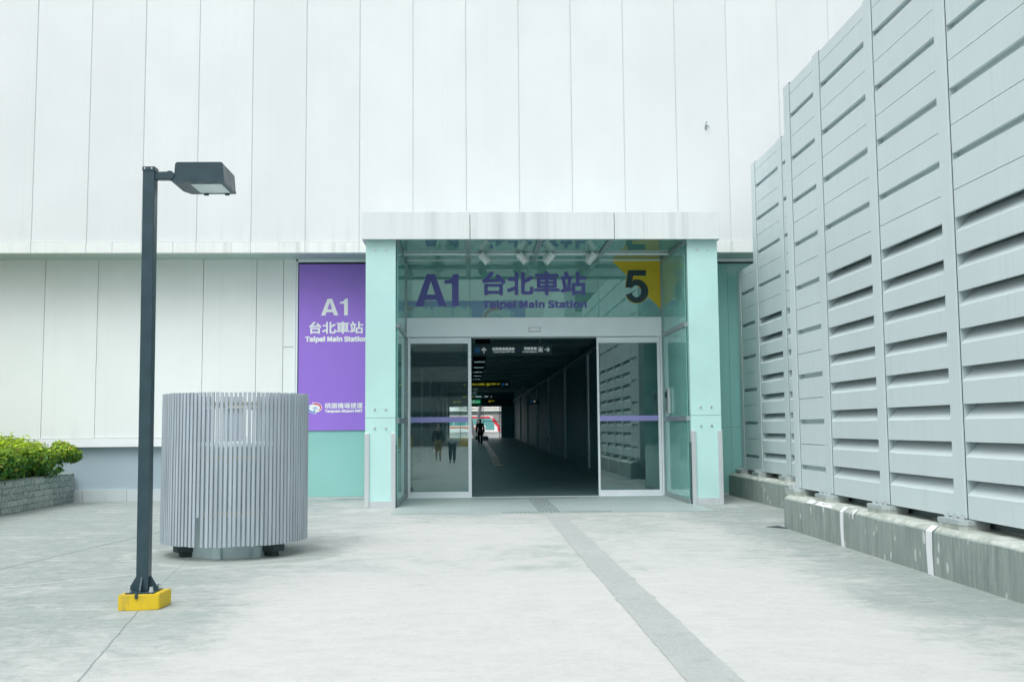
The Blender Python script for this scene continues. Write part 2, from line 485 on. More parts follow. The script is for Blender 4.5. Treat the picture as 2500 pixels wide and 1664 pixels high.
def mat_tile(name, a, b, tile, rough=0.6, joint=(0.3, 0.35, 0.35)):
    g = NG(name).set(rough, 0, 0.4)
    br = g.n("ShaderNodeTexBrick")
    br.offset = 0.0
    g.l(g.coord(), br.inputs["Vector"])
    br.inputs["Scale"].default_value = 1.0
    br.inputs["Mortar Size"].default_value = 0.004
    br.inputs["Brick Width"].default_value = tile[0]
    br.inputs["Row Height"].default_value = tile[1]
    br.inputs["Color1"].default_value = (*a, 1)
    br.inputs["Color2"].default_value = (*b, 1)
    br.inputs["Mortar"].default_value = (*joint, 1)
    n1 = g.noise(g.coord((0.8, 1.6, 1)), 1, 7, 0.65)
    n2 = g.noise(g.coord((1, 1, 1)), 120, 2)
    c = g.mix(g.math('MULTIPLY', g.ramp(n1, 0.4, 0.7), 0.35), br.outputs[0], tuple(x * 0.75 for x in a))
    c = g.mix(g.math('MULTIPLY', g.ramp(n2, 0.5, 0.7), 0.25), c, tuple(min(1, x * 1.25) for x in a))
    g.base(c)
    return g.m


def mat_gravel():
    g = NG('exposed_aggregate').set(0.85, 0, 0.3)
    vo = g.n("ShaderNodeTexVoronoi")
    vo.inputs["Scale"].default_value = 110
    g.l(g.coord(), vo.inputs["Vector"])
    sep = g.n("ShaderNodeSeparateColor")
    g.l(vo.outputs["Color"], sep.inputs[0])
    c = g.mix(sep.outputs[0], (0.31, 0.34, 0.333), (0.42, 0.445, 0.435))
    n1 = g.noise(g.coord((1.2, 0.7, 1)), 1, 8, 0.7)
    c = g.mix(g.math('MULTIPLY', g.ramp(n1, 0.42, 0.68), 0.5), c, (0.44, 0.46, 0.45))
    n2 = g.noise(g.coord((6, 6, 1)), 1, 6, 0.7)
    c = g.mix(g.math('MULTIPLY', g.ramp(n2, 0.5, 0.7), 0.4), c, (0.25, 0.28, 0.275))
    g.base(c)
    g.bump(vo.outputs[0], 0.4, 0.006)
    return g.m


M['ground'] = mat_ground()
M['kerb'] = mat_kerb()
M['stone'] = mat_stone()
M['leaf'] = mat_leaf()
M['slab'] = mat_tile('granite_slab', (0.33, 0.40, 0.392), (0.355, 0.42, 0.412), (1.85, 1.3), 0.5)
M['strip'] = mat_gravel()
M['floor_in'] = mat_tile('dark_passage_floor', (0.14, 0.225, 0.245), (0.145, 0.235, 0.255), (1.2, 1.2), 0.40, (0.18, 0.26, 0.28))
M['stud'] = paint('tactile_bar_steel', (0.24, 0.29, 0.30), 0.5, 0.2)
M['foot'] = streaky('yellow_footing_paint', (0.70, 0.49, 0.012), (0.34, 0.27, 0.08), 0.85, 0.6, 9, 4.0)
M['asphalt'] = paint('forecourt_asphalt', (0.30, 0.31, 0.30), 0.85, var=0.1)


# ------------------------------------------------------------------ mesh helpers
class MB:
    def __init__(s):
        s.bm = bmesh.new()

    def box(s, x0, x1, y0, y1, z0, z1, bevel=0.0, seg=2):
        vs = [s.bm.verts.new((x, y, z)) for x in (x0, x1) for y in (y0, y1) for z in (z0, z1)]
        f = []
        for q in ((0, 1, 3, 2), (4, 6, 7, 5), (0, 4, 5, 1), (2, 3, 7, 6), (0, 2, 6, 4), (1, 5, 7, 3)):
            f.append(s.bm.faces.new([vs[i] for i in q]))
        if bevel:
            es = list({e for v in vs for e in v.link_edges})
            bmesh.ops.bevel(s.bm, geom=es, offset=bevel, segments=seg, profile=0.5, affect='EDGES')
        return s

    def quad(s, *p):
        s.bm.faces.new([s.bm.verts.new(q) for q in p])
        return s

    def prism(s, poly, axis, a, b):
        """extrude a 2-D outline along an axis: axis 'y' -> poly is (x,z), 'x' -> (y,z), 'z' -> (x,y)"""
        def P(u, v, t):
            return {'y': (u, t, v), 'x': (t, u, v), 'z': (u, v, t)}[axis]
        A = [s.bm.verts.new(P(u, v, a)) for u, v in poly]
        B = [s.bm.verts.new(P(u, v, b)) for u, v in poly]
        n = len(poly)
        s.bm.faces.new(A)
        s.bm.faces.new(B[::-1])
        for i in range(n):
            s.bm.faces.new((A[i], B[i], B[(i + 1) % n], A[(i + 1) % n]))
        return s

    def tube(s, p, q, r0, r1=None, n=12, caps=True):
        p, q = Vector(p), Vector(q)
        r1 = r0 if r1 is None else r1
        d = (q - p).normalized()
        a = d.orthogonal().normalized()
        b = d.cross(a)
        A, B = [], []
        for i in range(n):
            t = 2 * math.pi * i / n
            v = a * math.cos(t) + b * math.sin(t)
            A.append(s.bm.verts.new(p + v * r0))
            B.append(s.bm.verts.new(q + v * r1))
        for i in range(n):
            s.bm.faces.new((A[i], A[(i + 1) % n], B[(i + 1) % n], B[i]))
        if caps:
            s.bm.faces.new(A[::-1])
            s.bm.faces.new(B)
        return s

    def lathe(s, prof, cx, cy, n=48):
        """surface of revolution about a vertical axis; prof = closed list of (r,z)"""
        rings = []
        for r, z in prof:
            rings.append([s.bm.verts.new((cx + r * math.cos(2 * math.pi * i / n), cy + r * math.sin(2 * math.pi * i / n), z)) for i in range(n)])
        m = len(prof)
        for j in range(m):
            a, b = rings[j], rings[(j + 1) % m]
            for i in range(n):
                s.bm.faces.new((a[i], a[(i + 1) % n], b[(i + 1) % n], b[i]))
        return s

    def build(s, name, mat, parent=None, smooth=False, origin=None):
        bmesh.ops.recalc_face_normals(s.bm, faces=s.bm.faces)
        me = bpy.data.meshes.new(name)
        s.bm.to_mesh(me)
        s.bm.free()
        return link(name, me, mat, parent, smooth)


def link(name, me, mat, parent=None, smooth=False):
    if mat is not None:
        me.materials.append(M[mat] if isinstance(mat, str) else mat)
    if smooth:
        for p in me.polygons:
            p.use_smooth = True
        if hasattr(me, 'set_sharp_from_angle'):
            me.set_sharp_from_angle(angle=R(35))
    o = bpy.data.objects.new(name, me)
    C.objects.link(o)
    if parent is not None:
        put(o, parent)
    return o


def put(o, parent):
    """parent without moving: all meshes are modelled in world coordinates"""
    o.parent = parent
    pw = Matrix.Identity(4)
    p = parent
    chain = []
    while p is not None:
        chain.append(p)
        p = p.parent
    for q in reversed(chain):
        pw = pw @ q.matrix_parent_inverse @ Matrix.LocRotScale(q.location, q.rotation_euler, q.scale)
    o.matrix_parent_inverse = pw.inverted()


def thing(name, label, cat, loc=(0, 0, 0), group=None, kind='thing'):
    o = bpy.data.objects.new(name, None)
    o.empty_display_size = 0.1
    o.location = loc
    C.objects.link(o)
    return tag(o, label, cat, group, kind)


def tag(o, label, cat, group=None, kind='thing'):
    o['label'] = label
    o['category'] = cat
    o['kind'] = kind
    if group:
        o['group'] = group
    return o


def struct(o, kind='structure', label=None, cat=None):
    o['kind'] = kind
    if label:
        o['label'] = label
    if cat:
        o['category'] = cat
    return o


FDIR = os.path.join(bpy.utils.resource_path('LOCAL'), 'datafiles', 'fonts')
try:
    SANS = bpy.data.fonts.load(os.path.join(FDIR, 'Noto Sans CJK Regular.woff2'))
except Exception:
    SANS = None


def text(name, s, rect, y, mat, parent, bold=0.02, latin=True, face=-1, step=0.0002, spacing=1.0):
    """lettering fitted into rect=(x0,x1,z0,z1) on the plane y; bold thickens the strokes by overlaid copies"""
    cu = bpy.data.curves.new(name, 'FONT')
    cu.body = s
    cu.size = 1.0
    cu.space_character = spacing
    cu.resolution_u = 6
    if SANS:
        cu.font = SANS
    to = bpy.data.objects.new(name, cu)
    C.objects.link(to)
    dg = bpy.context.evaluated_depsgraph_get()
    dg.update()
    src = bpy.data.meshes.new_from_object(to.evaluated_get(dg))
    bpy.data.objects.remove(to)
    V = [v.co.copy() for v in src.vertices]
    F = [list(p.vertices) for p in src.polygons]
    offs = [(0, 0)]
    if bold > 0:
        offs += [(bold * u, bold * v) for u in (-1, 0, 1) for v in (-1, 0, 1) if u or v]
    x0 = min(v.x for v in V) - bold
    x1 = max(v.x for v in V) + bold
    z0 = min(v.y for v in V) - bold
    z1 = max(v.y for v in V) + bold
    sx, sz = (rect[1] - rect[0]) / (x1 - x0), (rect[3] - rect[2]) / (z1 - z0)
    vs, fs = [], []
    for k, (ox, oz) in enumerate(offs):
        b = len(vs)
        for v in V:
            u = rect[0] + (v.x + ox - x0) * sx
            if face > 0:
                u = rect[0] + rect[1] - u
            vs.append((u, y + face * step * k, rect[2] + (v.y + oz - z0) * sz))
        fs += [[i + b for i in f] for f in F]
    bpy.data.meshes.remove(src)
    me = bpy.data.meshes.new(name)
    me.from_pydata(vs, [], fs)
    return link(name, me, mat, parent)


def flat(name, poly, y, mat, parent, th=0.0008):
    return MB().prism(poly, 'y', y, y - th).build(name, mat, parent)


def glyphs(name, polys, rect, y, mat, parent):
    us = [u for p in polys for u, v in p]
    vs = [v for p in polys for u, v in p]
    u0, u1, v0, v1 = min(us), max(us), min(vs), max(vs)
    b = MB()
    for p in polys:
        b.quad(*[(rect[0] + (u - u0) / (u1 - u0) * (rect[1] - rect[0]), y, rect[2] + (v - v0) / (v1 - v0) * (rect[3] - rect[2])) for u, v in p])
    bmesh.ops.remove_doubles(b.bm, verts=b.bm.verts, dist=1e-5)
    return b.build(name, mat, parent)


A1 = [[(0, 0), (.235, 0), (.4725, .78), (.4725, 1), (.345, 1)], [(.945, 0), (.71, 0), (.4725, .78), (.4725, 1), (.60, 1)],
      [(.29, .195), (.655, .195), (.60, .365), (.345, .365)],
      [(1.12, 0), (1.324, 0), (1.324, 1), (1.165, 1), (1.13, .915), (1.05, .835), (.885, .805), (.885, .70), (1.12, .70)]]
A1_SIGN = [p if i < 3 else [(u + .14, v) for u, v in p] for i, p in enumerate(A1)]


def _five():
    o = [(803 + 105 * math.cos(R(a)), 905 - 113 * math.sin(R(a))) for a in range(108, -171, -9)]
    n = [(800 + 45 * math.cos(R(a)), 906 - 57 * math.sin(R(a))) for a in range(-166, 150, 9)]
    top = [[(727, 703), (890, 703), (890, 757), (774, 757)], [(727, 703), (774, 757), (764, 812), (756, 873), (702, 868)]]
    polys = top
    N = max(len(o), len(n))
    def at(L, t):
        q = t * (len(L) - 1)
        i = min(int(q), len(L) - 2)
        f = q - i
        return (L[i][0] * (1 - f) + L[i + 1][0] * f, L[i][1] * (1 - f) + L[i + 1][1] * f)
    n = n[::-1]
    for i in range(40):
        t0, t1 = i / 40, (i + 1) / 40
        polys.append([at(o, t0), at(o, t1), at(n, t1), at(n, t0)])
    polys.append([(764, 812), o[0], n[0], (756, 873)])
    return [[(u, -v) for u, v in p] for p in polys]


FIVE = _five()


def arrow(cx, cz, s, ang):
    pts = [(-.5, -.09), (.16, -.09), (-.1, -.36), (.1, -.44), (.5, 0), (.1, .44), (-.1, .36), (.16, .09), (-.5, .09)]
    ca, sa = math.cos(ang), math.sin(ang)
    return [(cx + s * (u * ca - v * sa), cz + s * (u * sa + v * ca)) for u, v in pts]


# ------------------------------------------------------------------ ground (structure)
def sheet(name, x0, x1, y0, y1, z, mat):
    return struct(MB().quad((x0, y0, z), (x1, y0, z), (x1, y1, z), (x0, y1, z)).build(name, mat))


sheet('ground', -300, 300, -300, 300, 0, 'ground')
# exposed-aggregate strip leading to the doors, with slightly ragged edges
b = MB()
ys = [1.0 + i * 0.12 for i in range(int((17.86 - 1.0) / 0.12) + 1)] + [17.88]
L = [(1.265 + random.uniform(-.006, .006), y) for y in ys]
Rr = [(1.598 + random.uniform(-.006, .006), y) for y in ys]
for i in range(3, len(ys) - 3, 9):
    L[i] = (L[i][0] - random.uniform(0.0, .03), L[i][1])
    Rr[i + 1] = (Rr[i + 1][0] + random.uniform(0.0, .03), Rr[i + 1][1])
for i in range(len(ys) - 1):
    b.quad((*L[i], .004), (*Rr[i], .004), (*Rr[i + 1], .004), (*L[i + 1], .004))
bmesh.ops.remove_doubles(b.bm, verts=b.bm.verts, dist=1e-5)
struct(b.build('path', 'strip'))
# granite threshold slab in front of and under the porch
b = MB()
b.prism([(-1.40, 17.9), (4.30, 17.9), (4.30, 22.0), (-1.40, 22.0)], 'z', -0.05, 0.010)
struct(b.build('pavement', 'slab'))
tb = MB()
for i in range(26):
    x = 0.55 + i * 0.075
    tb.box(x, x + .05, 17.98, 18.10, .010, .017)
for i in range(20):
    x = 0.55 + i * 0.085
    tb.box(x, x + .05, 21.30, 21.42, .010, .017)
for i in range(6):
    x = 1.20 + i * 0.066
    for j in range(11):
        tb.box(x, x + .035, 18.16 + j * .283, 18.16 + j * .283 + .25, .010, .017)
struct(tb.build('path_tactile_strip', 'stud'))

# ------------------------------------------------------------------ station building
SB = thing('station_building', 'large white panel-clad station building with a dark walk-through passage behind the porch', 'building', (1.4, 22.1, 0))
YW, YL = 21.25, 22.10
ZT = 14.0
b = MB()
sx = [-9.12 + 1.1318 * i for i in range(-8, 22)]
for i in range(len(sx) - 1):
    b.box(sx[i] + .009, sx[i + 1] - .009, YW, YW + .05, 5.425, ZT, 0.004, 1)
b.build('upper_cladding', 'clad', SB)
MB().box(sx[0], sx[-1], YW + .012, 94.0, 5.42, ZT - .05).build('upper_wall', 'sealant', SB)
b = MB()
fx = [sx[0]] + [sx[i] for i in range(1, len(sx) - 1)] + [sx[-1]]
extra = [-7.45, -5.0, -6.2]
fx = sorted(fx + extra)
for i in range(len(fx) - 1):
    b.box(fx[i] + .003, fx[i + 1] - .003, YW - .035, YW + .12, 5.185, 5.412, 0.003, 1)
b.build('fascia', 'fascia', SB)
MB().box(sx[0], sx[-1], YW + .12, YL + .3, 5.19, 5.41).build('soffit', 'soffit', SB)
# lower wall, left of the porch
b = MB()
lx = [-18.5, -17.4, -16.2, -15.05, -13.9, -12.75, -11.6, -10.42, -9.16, -8.035, -6.91, -5.785, -4.64, -4.06]
for i in range(len(lx) - 1):
    b.box(lx[i] + .006, lx[i + 1] - .006, YL, YL + .04, 1.345, 5.19)
b.box(-4.054, -3.83, YL, YL + .04, 1.345, 3.268)
b.box(-4.054, -3.83, YL, YL + .04, 3.280, 5.19)
b.build('lower_cladding', 'clad_low', SB)
MB().box(-18.5, -3.83, YL + .03, YL + .3, 1.2, 5.19).build('lower_wall', 'joint', SB)
MB().box(-18.5, -3.70, YL - .03, YL + .2, 1.155, 1.335, .004, 1).build('sill_band', 'band', SB)
MB().box(-18.5, -3.72, YL + .12, YL + .4, 0.0, 1.16).build('plinth', 'plinth', SB)
b = MB()
for i in range(16):
    b.box(-18.5 + i * .93 + .004, -18.5 + (i + 1) * .93 - .004, YL + .06, YL + .13, 0.0, 0.25)
b.build('skirting', 'skirt', SB)
# teal glass cladding both sides of the porch
for x0, x1 in ((-3.72, -2.185), (-2.18, -1.47), (4.28, 5.70), (5.705, 7.2), (7.205, 9)):
    MB().box(x0, x1, YL, YL + .05, 0.055, 1.466).build('glass_cladding', 'teal_wall', SB)
    MB().box(x0, x1, YL, YL + .05, 1.470, 5.085).build('glass_cladding', 'teal_wall', SB)
MB().box(-3.83, -3.79, YL - .03, YL + .3, 1.345, 5.19).build('window_frame', 'alu', SB)
MB().box(-3.786, -3.745, YL - .015, YL + .3, 1.345, 5.15).build('window_frame', 'alu', SB)
MB().box(-3.744, -1.47, YL - .02, YL + .3, 5.128, 5.188).build('window_frame', 'alu', SB)
MB().box(4.28, 9.0, YL - .02, YL + .3, 5.128, 5.188).build('window_frame', 'alu', SB)
MB().box(-3.72, -1.47, YL - .02, YL + .3, 0.0, 0.05).build('base_kerb', 'skirt', SB)
MB().box(4.28, 9.0, YL - .02, YL + .3, 0.0, 0.05).build('base_kerb', 'skirt', SB)
MB().box(-3.745, -1.47, YL + .052, YL + .32, 0.02, 5.12).build('wall_backing', 'dark', SB)
MB().box(4.28, 9.0, YL + .052, YL + .32, 0.02, 5.12).build('wall_backing', 'dark', SB)
# passage through the building (floor rises gently towards the far exit)
SLOPE = 0.0076
Y0, Y1 = 22.06, 93.0


def fz(y):
    return max(0.0, (y - Y0) * SLOPE)


XL, XR = -2.05, 3.94
H = 4.15
b = MB()
b.prism([(22.0, -.2), (93.6, -.2), (93.6, fz(93.6) + .006), (22.0, .006)], 'x', -2.9, 4.7)
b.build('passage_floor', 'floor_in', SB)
MB().quad((.86, 36, fz(36) + .012), (1.2, 36, fz(36) + .012), (1.2, 92.5, fz(92.5) + .012), (.86, 92.5, fz(92.5) + .012)).build('polished_strip', 'polished', SB)
b = MB()
b.prism([(22.75, H), (93.6, fz(93.6) + H), (93.6, 5.6), (22.75, 5.6)], 'x', -2.9, 4.7)
for k in range(16):
    y = 25 + k * 4.2
    b.box(-2.05, 3.94, y, y + .09, fz(y) + H - .07, fz(y) + H + .05)
b.build('passage_ceiling', 'ceil_in', SB)
b = MB()
b.prism([(22.5, -.1), (93.6, -.1), (93.6, 5.5), (22.5, 5.5)], 'x', -2.9, XL)
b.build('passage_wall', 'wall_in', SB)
b = MB()
b.prism([(27.0, -.1), (93.6, -.1), (93.6, 5.5), (27.0, 5.5)], 'x', XR, 4.7)
b.box(4.36, 4.7, 22.45, 27.0, -.1, 5.5)
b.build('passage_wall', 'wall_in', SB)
PY = [33.6, 41.9, 50.6, 59.7, 69.5, 79.3]
for y in PY:
    for X, s in ((XR, -1), (XL, 1)):
        MB().tube((X + s * .03, y, fz(y) + .05), (X + s * .03, y, fz(y) + H - .35), .085, n=20).build('pilaster', 'pilaster', SB, True)
MB().box(XR - .12, XR, 28, 93, H - .28, H - .2).build('cable_tray', 'pilaster', SB)
# far exit wall with glazed opening
b = MB()
zf = fz(93.0)
b.box(XL - .3, -1.97, 92.6, 92.9, zf - .1, 5.5)
b.box(2.80, XR + .3, 92.6, 92.9, zf - .1, 5.5)
b.box(-1.97, 2.80, 92.6, 92.9, zf + 2.93, 5.5)
b.build('exit_wall', 'wall_in', SB)
b = MB()
for x in (-1.95, -.95, .95, 1.13, 2.62, 2.76):
    b.box(x - .025, x + .025, 92.7, 92.78, zf, zf + 2.93)
b.box(-1.95, 2.8, 92.7, 92.78, zf + 2.2, zf + 2.25)
b.build('exit_frame', 'alu_dark', SB)
MB().box(1.15, 2.6, 92.69, 92.70, zf + 1.50, zf + 1.56).build('exit_stripe', 'letter_purple', SB)

# lamps added to brighten the passage; deep housings keep the emitters out of view
FILL_LAMP = bpy.data.materials.new('added_fill_lamp')
FILL_LAMP.use_nodes = True
_b = FILL_LAMP.node_tree.nodes["Principled BSDF"]
_b.inputs["Emission Color"].default_value = (0.62, 0.97, 1.0, 1)
_b.inputs["Emission Strength"].default_value = 15.0
M['lamp'] = FILL_LAMP
M['lamp_box'] = paint('dark_lamp_housing', (0.022, 0.028, 0.028), 0.8)
for k in range(16):
    y = 26.8 + k * 4.2
    zc = fz(y) + H
    t = thing('added_ceiling_light', 'added recessed light brightening the dark passage, in a row along its ceiling', 'ceiling light', (.35, y, zc - .1), 'added recessed lights brightening the passage')
    b = MB()
    b.box(.10, .14, y - .46, y + .46, zc - .24, zc - .005)
    b.box(.56, .60, y - .46, y + .46, zc - .24, zc - .005)
    b.box(.14, .56, y - .46, y - .42, zc - .24, zc - .005)
    b.box(.14, .56, y + .42, y + .46, zc - .24, zc - .005)
    b.build('housing', 'lamp_box', t)
    MB().box(.18, .52, y - .40, y + .40, zc - .05, zc - .02).build('lamp', 'lamp', t)

# ------------------------------------------------------------------ entrance porch
PO = thing('entrance_porch', 'glass and aluminium entrance porch with teal columns, sliding doors and lettered transom', 'porch', (1.4, 20.5, 0))
YC, YD = 19.50, 22.05
b = MB()
for x0, x1 in ((-2.075, -.002), (.010, 2.799), (2.811, 4.872)):
    b.box(x0, x1, 19.35, 19.42, 5.122, 5.66, .004, 1)
b.box(-2.075, -2.0, 19.42, 21.24, 5.122, 5.66)
b.box(4.80, 4.872, 19.42, 21.24, 5.122, 5.66)
b.build('canopy_fascia', 'canopy', PO)
MB().box(-1.99, 4.79, 19.425, 21.24, 5.30, 5.62).build('canopy_roof', 'joint', PO)
b = MB()
cb = [-1.99, -.035, 1.375, 2.765, 4.30, 4.79]
for i in range(len(cb) - 1):
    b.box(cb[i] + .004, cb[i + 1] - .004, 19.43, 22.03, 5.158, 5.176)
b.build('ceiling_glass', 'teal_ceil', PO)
for x in (-.035, 1.375, 2.765):
    MB().box(x - .05, x + .05, 19.44, 22.0, 5.115, 5.155).build('ceiling_beam', 'alu_dark', PO)
MB().box(-1.42, 4.24, 21.10, 21.14, 5.11, 5.150).build('lamp_track', 'alu', PO)


def column(x0, x1, inner):
    """teal glass-clad column; inner = +1 if the doorway lies at its +X side"""
    c = MB().box(x0, x1, YC, YC + .42, 0.115, 1.699, .003, 1).box(x0, x1, YC, YC + .42, 1.706, 5.156, .003, 1).build('column', 'teal_col', PO)
    MB().box(x0 + .02, x1 - .02, YC + .02, YC + .40, .01, 5.15).build('core', 'alu_dark', c)
    for (a, e) in ((x0 - .006, x0 + .080), (x1 - .080, x1 + .006)):
        MB().box(a, e, YC - .035, YC + .10, 0.0, 1.412, .006, 2).build('corner_guard', 'steel', c)
    MB().box(x0 + .082, x1 - .082, YC - .012, YC - .001, 0.0, 0.125).build('kick_plate', 'steel', c)
    xs = x1 + .008 if inner > 0 else x0 - .022
    MB().box(xs, xs + .014, YC - .030, YC + .02, 0.0, 1.19).build('guide_slot', 'dark', c)
    xm, d = (x0 + x1) / 2, .105
    for z in (1.512, 1.868, 4.942):
        for x in (xm - d, xm + d):
            MB().tube((x, YC + .01, z), (x, YC - .018, z), .020, n=16).tube((x, YC - .018, z), (x, YC - .026, z), .012, n=12).build('glass_fixing', 'chrome', c, True)
    return c


column(-2.012, -1.436, 1)
column(4.250, 4.842, -1)


def side_panes(x, s):
    """glass side wall of the porch at x; s=+1 when the glass faces +X (left side wall)"""
    y0, y1 = YC + .42, 21.98
    fr = MB()
    for z0, z1 in ((0.0, .105), (1.60, 1.70), (3.44, 3.53), (5.07, 5.150)):
        fr.box(x - .03, x + .03, YC + .12, y1, z0, z1)
    fr.box(x - .03, x + .03, y1, y1 + .06, 0.0, 5.15)
    f = fr.build('side_frame', 'alu_dark', PO)
    for z0, z1 in ((.105, 1.60), (1.70, 3.44), (3.53, 5.07)):
        MB().box(x - .006, x + .006, YC + .13, y1, z0, z1).build('side_pane', 'pane_side', f)
    return f


side_panes(-1.405, 1)
side_panes(4.22, -1)
# access panel on the right-hand side glass
ap = MB().box(4.15, 4.205, 21.22, 21.58, 1.765, 2.30, .006, 2).build('access_panel', 'plate', PO)
MB().box(4.144, 4.150, 21.25, 21.55, 1.82, 2.26).build('screen', 'alu_dark', ap)
MB().box(4.140, 4.144, 21.29, 21.51, 2.10, 2.22).build('display', 'dark', ap)

# transom with lettering
b = MB()
tx = [-1.465, -.007, 2.813, 4.25]
for i in range(3):
    b.box(tx[i] + .003, tx[i + 1] - .003, YD, YD + .012, 3.895, 5.145)
tg = b.build('transom_glass', 'pane_top', PO)
yt = YD - .003
glyphs('lettering', A1, (-1.192, -.25, 4.148, 4.852), yt, 'letter_purple', tg)
text('lettering', '台北車站', (.263, 2.554, 4.382, 4.905), yt, 'letter_purple', tg, .010, False)
text('lettering', 'Taipei Main Station', (.268, 2.558, 4.055, 4.272), yt, 'letter_purple', tg, .016)
flat('exit_marker', [(3.132, 5.138), (4.236, 5.138), (4.230, 4.032)], YD - .002, 'yellow_film', tg)
glyphs('lettering', FIVE, (3.409, 3.935, 4.190, 4.944), YD - .0042, 'yellow_film', tg)
glyphs('lettering', FIVE, (3.421, 3.923, 4.202, 4.932), YD - .0075, 'digit', tg)
# what the transom looks onto: dark service void with ribbed back wall
b = MB()
b.box(-1.46, 4.26, 22.72, 22.75, 3.60, 5.16)
for k in range(9):
    b.box(-1.45, 4.25, 22.70, 22.72, 3.92 + k * .14, 3.935 + k * .14)
b.build('transom_backing', 'teal_dark', PO)
hd = MB().box(-1.452, 4.245, YD - .05, YD + .45, 3.470, 3.890, .004, 1).build('door_header', 'alu', PO)
MB().box(1.272, 1.538, YD - .060, YD - .049, 3.572, 3.670).build('sensor_surround', 'alu_dark', hd)
MB().box(1.284, 1.526, YD - .095, YD - .058, 3.585, 3.658, .008, 2).build('motion_sensor', 'white', hd)
MB().box(-1.452, 4.245, YD - .03, YD + .1, 5.145, 5.185).build('transom_rail', 'alu', PO)
for x0, x1, y in ((-1.455, -1.415, -.05), (-1.405, -1.375, -.02), (-1.362, -1.335, .0), (4.215, 4.250, -.05), (4.160, 4.190, -.02), (4.125, 4.15, .0)):
    MB().box(x0, x1, YD + y, YD + y + .08, 0.0, 3.469).build('door_jamb', 'alu', PO)
MB().box(-1.374, -1.363, YD + .03, YD + .075, 0, 3.46).build('jamb_gasket', 'dark', PO)
MB().box(4.151, 4.159, YD + .03, YD + .075, 0, 3.46).build('jamb_gasket', 'dark', PO)


def leaf(x0, x1, post_right):
    px = (x1 - .071, x1) if post_right else (x0, x0 + .045)
    gx = (x0, px[0]) if post_right else (px[1], x1)
    fr = MB()
    fr.box(px[0], px[1], YD + .002, YD + .05, 0.012, 3.455, .003, 1)
    fr.box(gx[0], gx[1], YD + .004, YD + .048, 0.012, .135)
    fr.box(gx[0], gx[1], YD + .004, YD + .048, 3.330, 3.455)
    ox = (x0, x0 + .03) if post_right else (x1 - .03, x1)
    fr.box(ox[0], ox[1], YD + .006, YD + .046, .137, 3.328)
    d = fr.build('sliding_door', 'alu_white', PO)
    MB().box(gx[0] + .01, gx[1] - .01, YD + .020, YD + .032, .13, 3.335).build('pane', 'pane', d)
    MB().box(gx[0] + (0 if post_right else .003), gx[1] - .003, YD + .012, YD + .016, 1.623, 1.737).build('safety_stripe', 'stripe', d)
    return d


leaf(-1.333, .017, True)
leaf(2.762, 4.123, False)
MB().box(-1.40, 4.2, YD - .02, YD + .09, 0.0, .014).build('sill_track', 'alu', PO)

# spotlights under the porch ceiling
SPOT_LABELS = ['leftmost pale cylinder spotlight under the porch ceiling, tilted to the right',
               'second spotlight from the left under the porch ceiling, tilted right toward the middle beam',
               'third spotlight from the left under the porch ceiling, tilted left beside the middle beam',
               'rightmost pale cylinder spotlight under the porch ceiling, tilted to the left']
for (x, s), lab in zip(((.30, 1), (1.10, 1), (1.655, -1), (2.545, -1)), SPOT_LABELS):
    t = thing('spotlight', lab, 'spotlight', (x, 21.12, 5.11), 'spotlights under the porch ceiling')
    yy = 21.05
    a = Vector((x - s * .070, yy, 5.118))
    e = Vector((x + s * .080, yy - .02, 4.940))
    MB().tube(a, e, .078, .082, 24).build('lamp_body', 'spot', t, True)
    MB().tube(e, e + (e - a).normalized() * .006, .058, n=24).build('lamp_face', 'lens', t)
    b = MB()
    for q in (-1, 1):
        b.box(x + q * .098 - .005, x + q * .098 + .005, yy - .02, yy + .02, 5.02, 5.108)
        b.tube((x + q * .06, yy, 5.04), (x + q * .115, yy, 5.04), .012, n=10)
    b.box(x - .087, x + .087, yy - .02, yy + .07, 5.104, 5.114)
    b.build('bracket', 'alu', t)

# ------------------------------------------------------------------ purple station sign
SG = thing('station_sign', 'tall purple sign panel with white station name beside the porch column', 'sign', (-2.95, 22.05, 1.47))
pan = MB().box(-3.72, -2.18, YL - .022, YL - .002, 1.468, 5.082).build('panel', 'purple', SG)
ysn = YL - .024
glyphs('lettering', A1_SIGN, (-3.240, -2.662, 3.957, 4.322), ysn, 'white', SG)
text('lettering', '台北車站', (-3.492, -2.325, 3.556, 3.822), ysn, 'white', SG, .009, False)
text('lettering', 'Taipei Main Station', (-3.578, -2.235, 3.355, 3.503), ysn, 'white', SG, .022)
text('lettering', '桃園機場捷運', (-3.146, -2.330, 1.937, 2.060), ysn, 'white', SG, .006, False)
text('lettering', 'Taoyuan Airport MRT', (-3.143, -2.330, 1.838, 1.918), ysn, 'white', SG, .022)


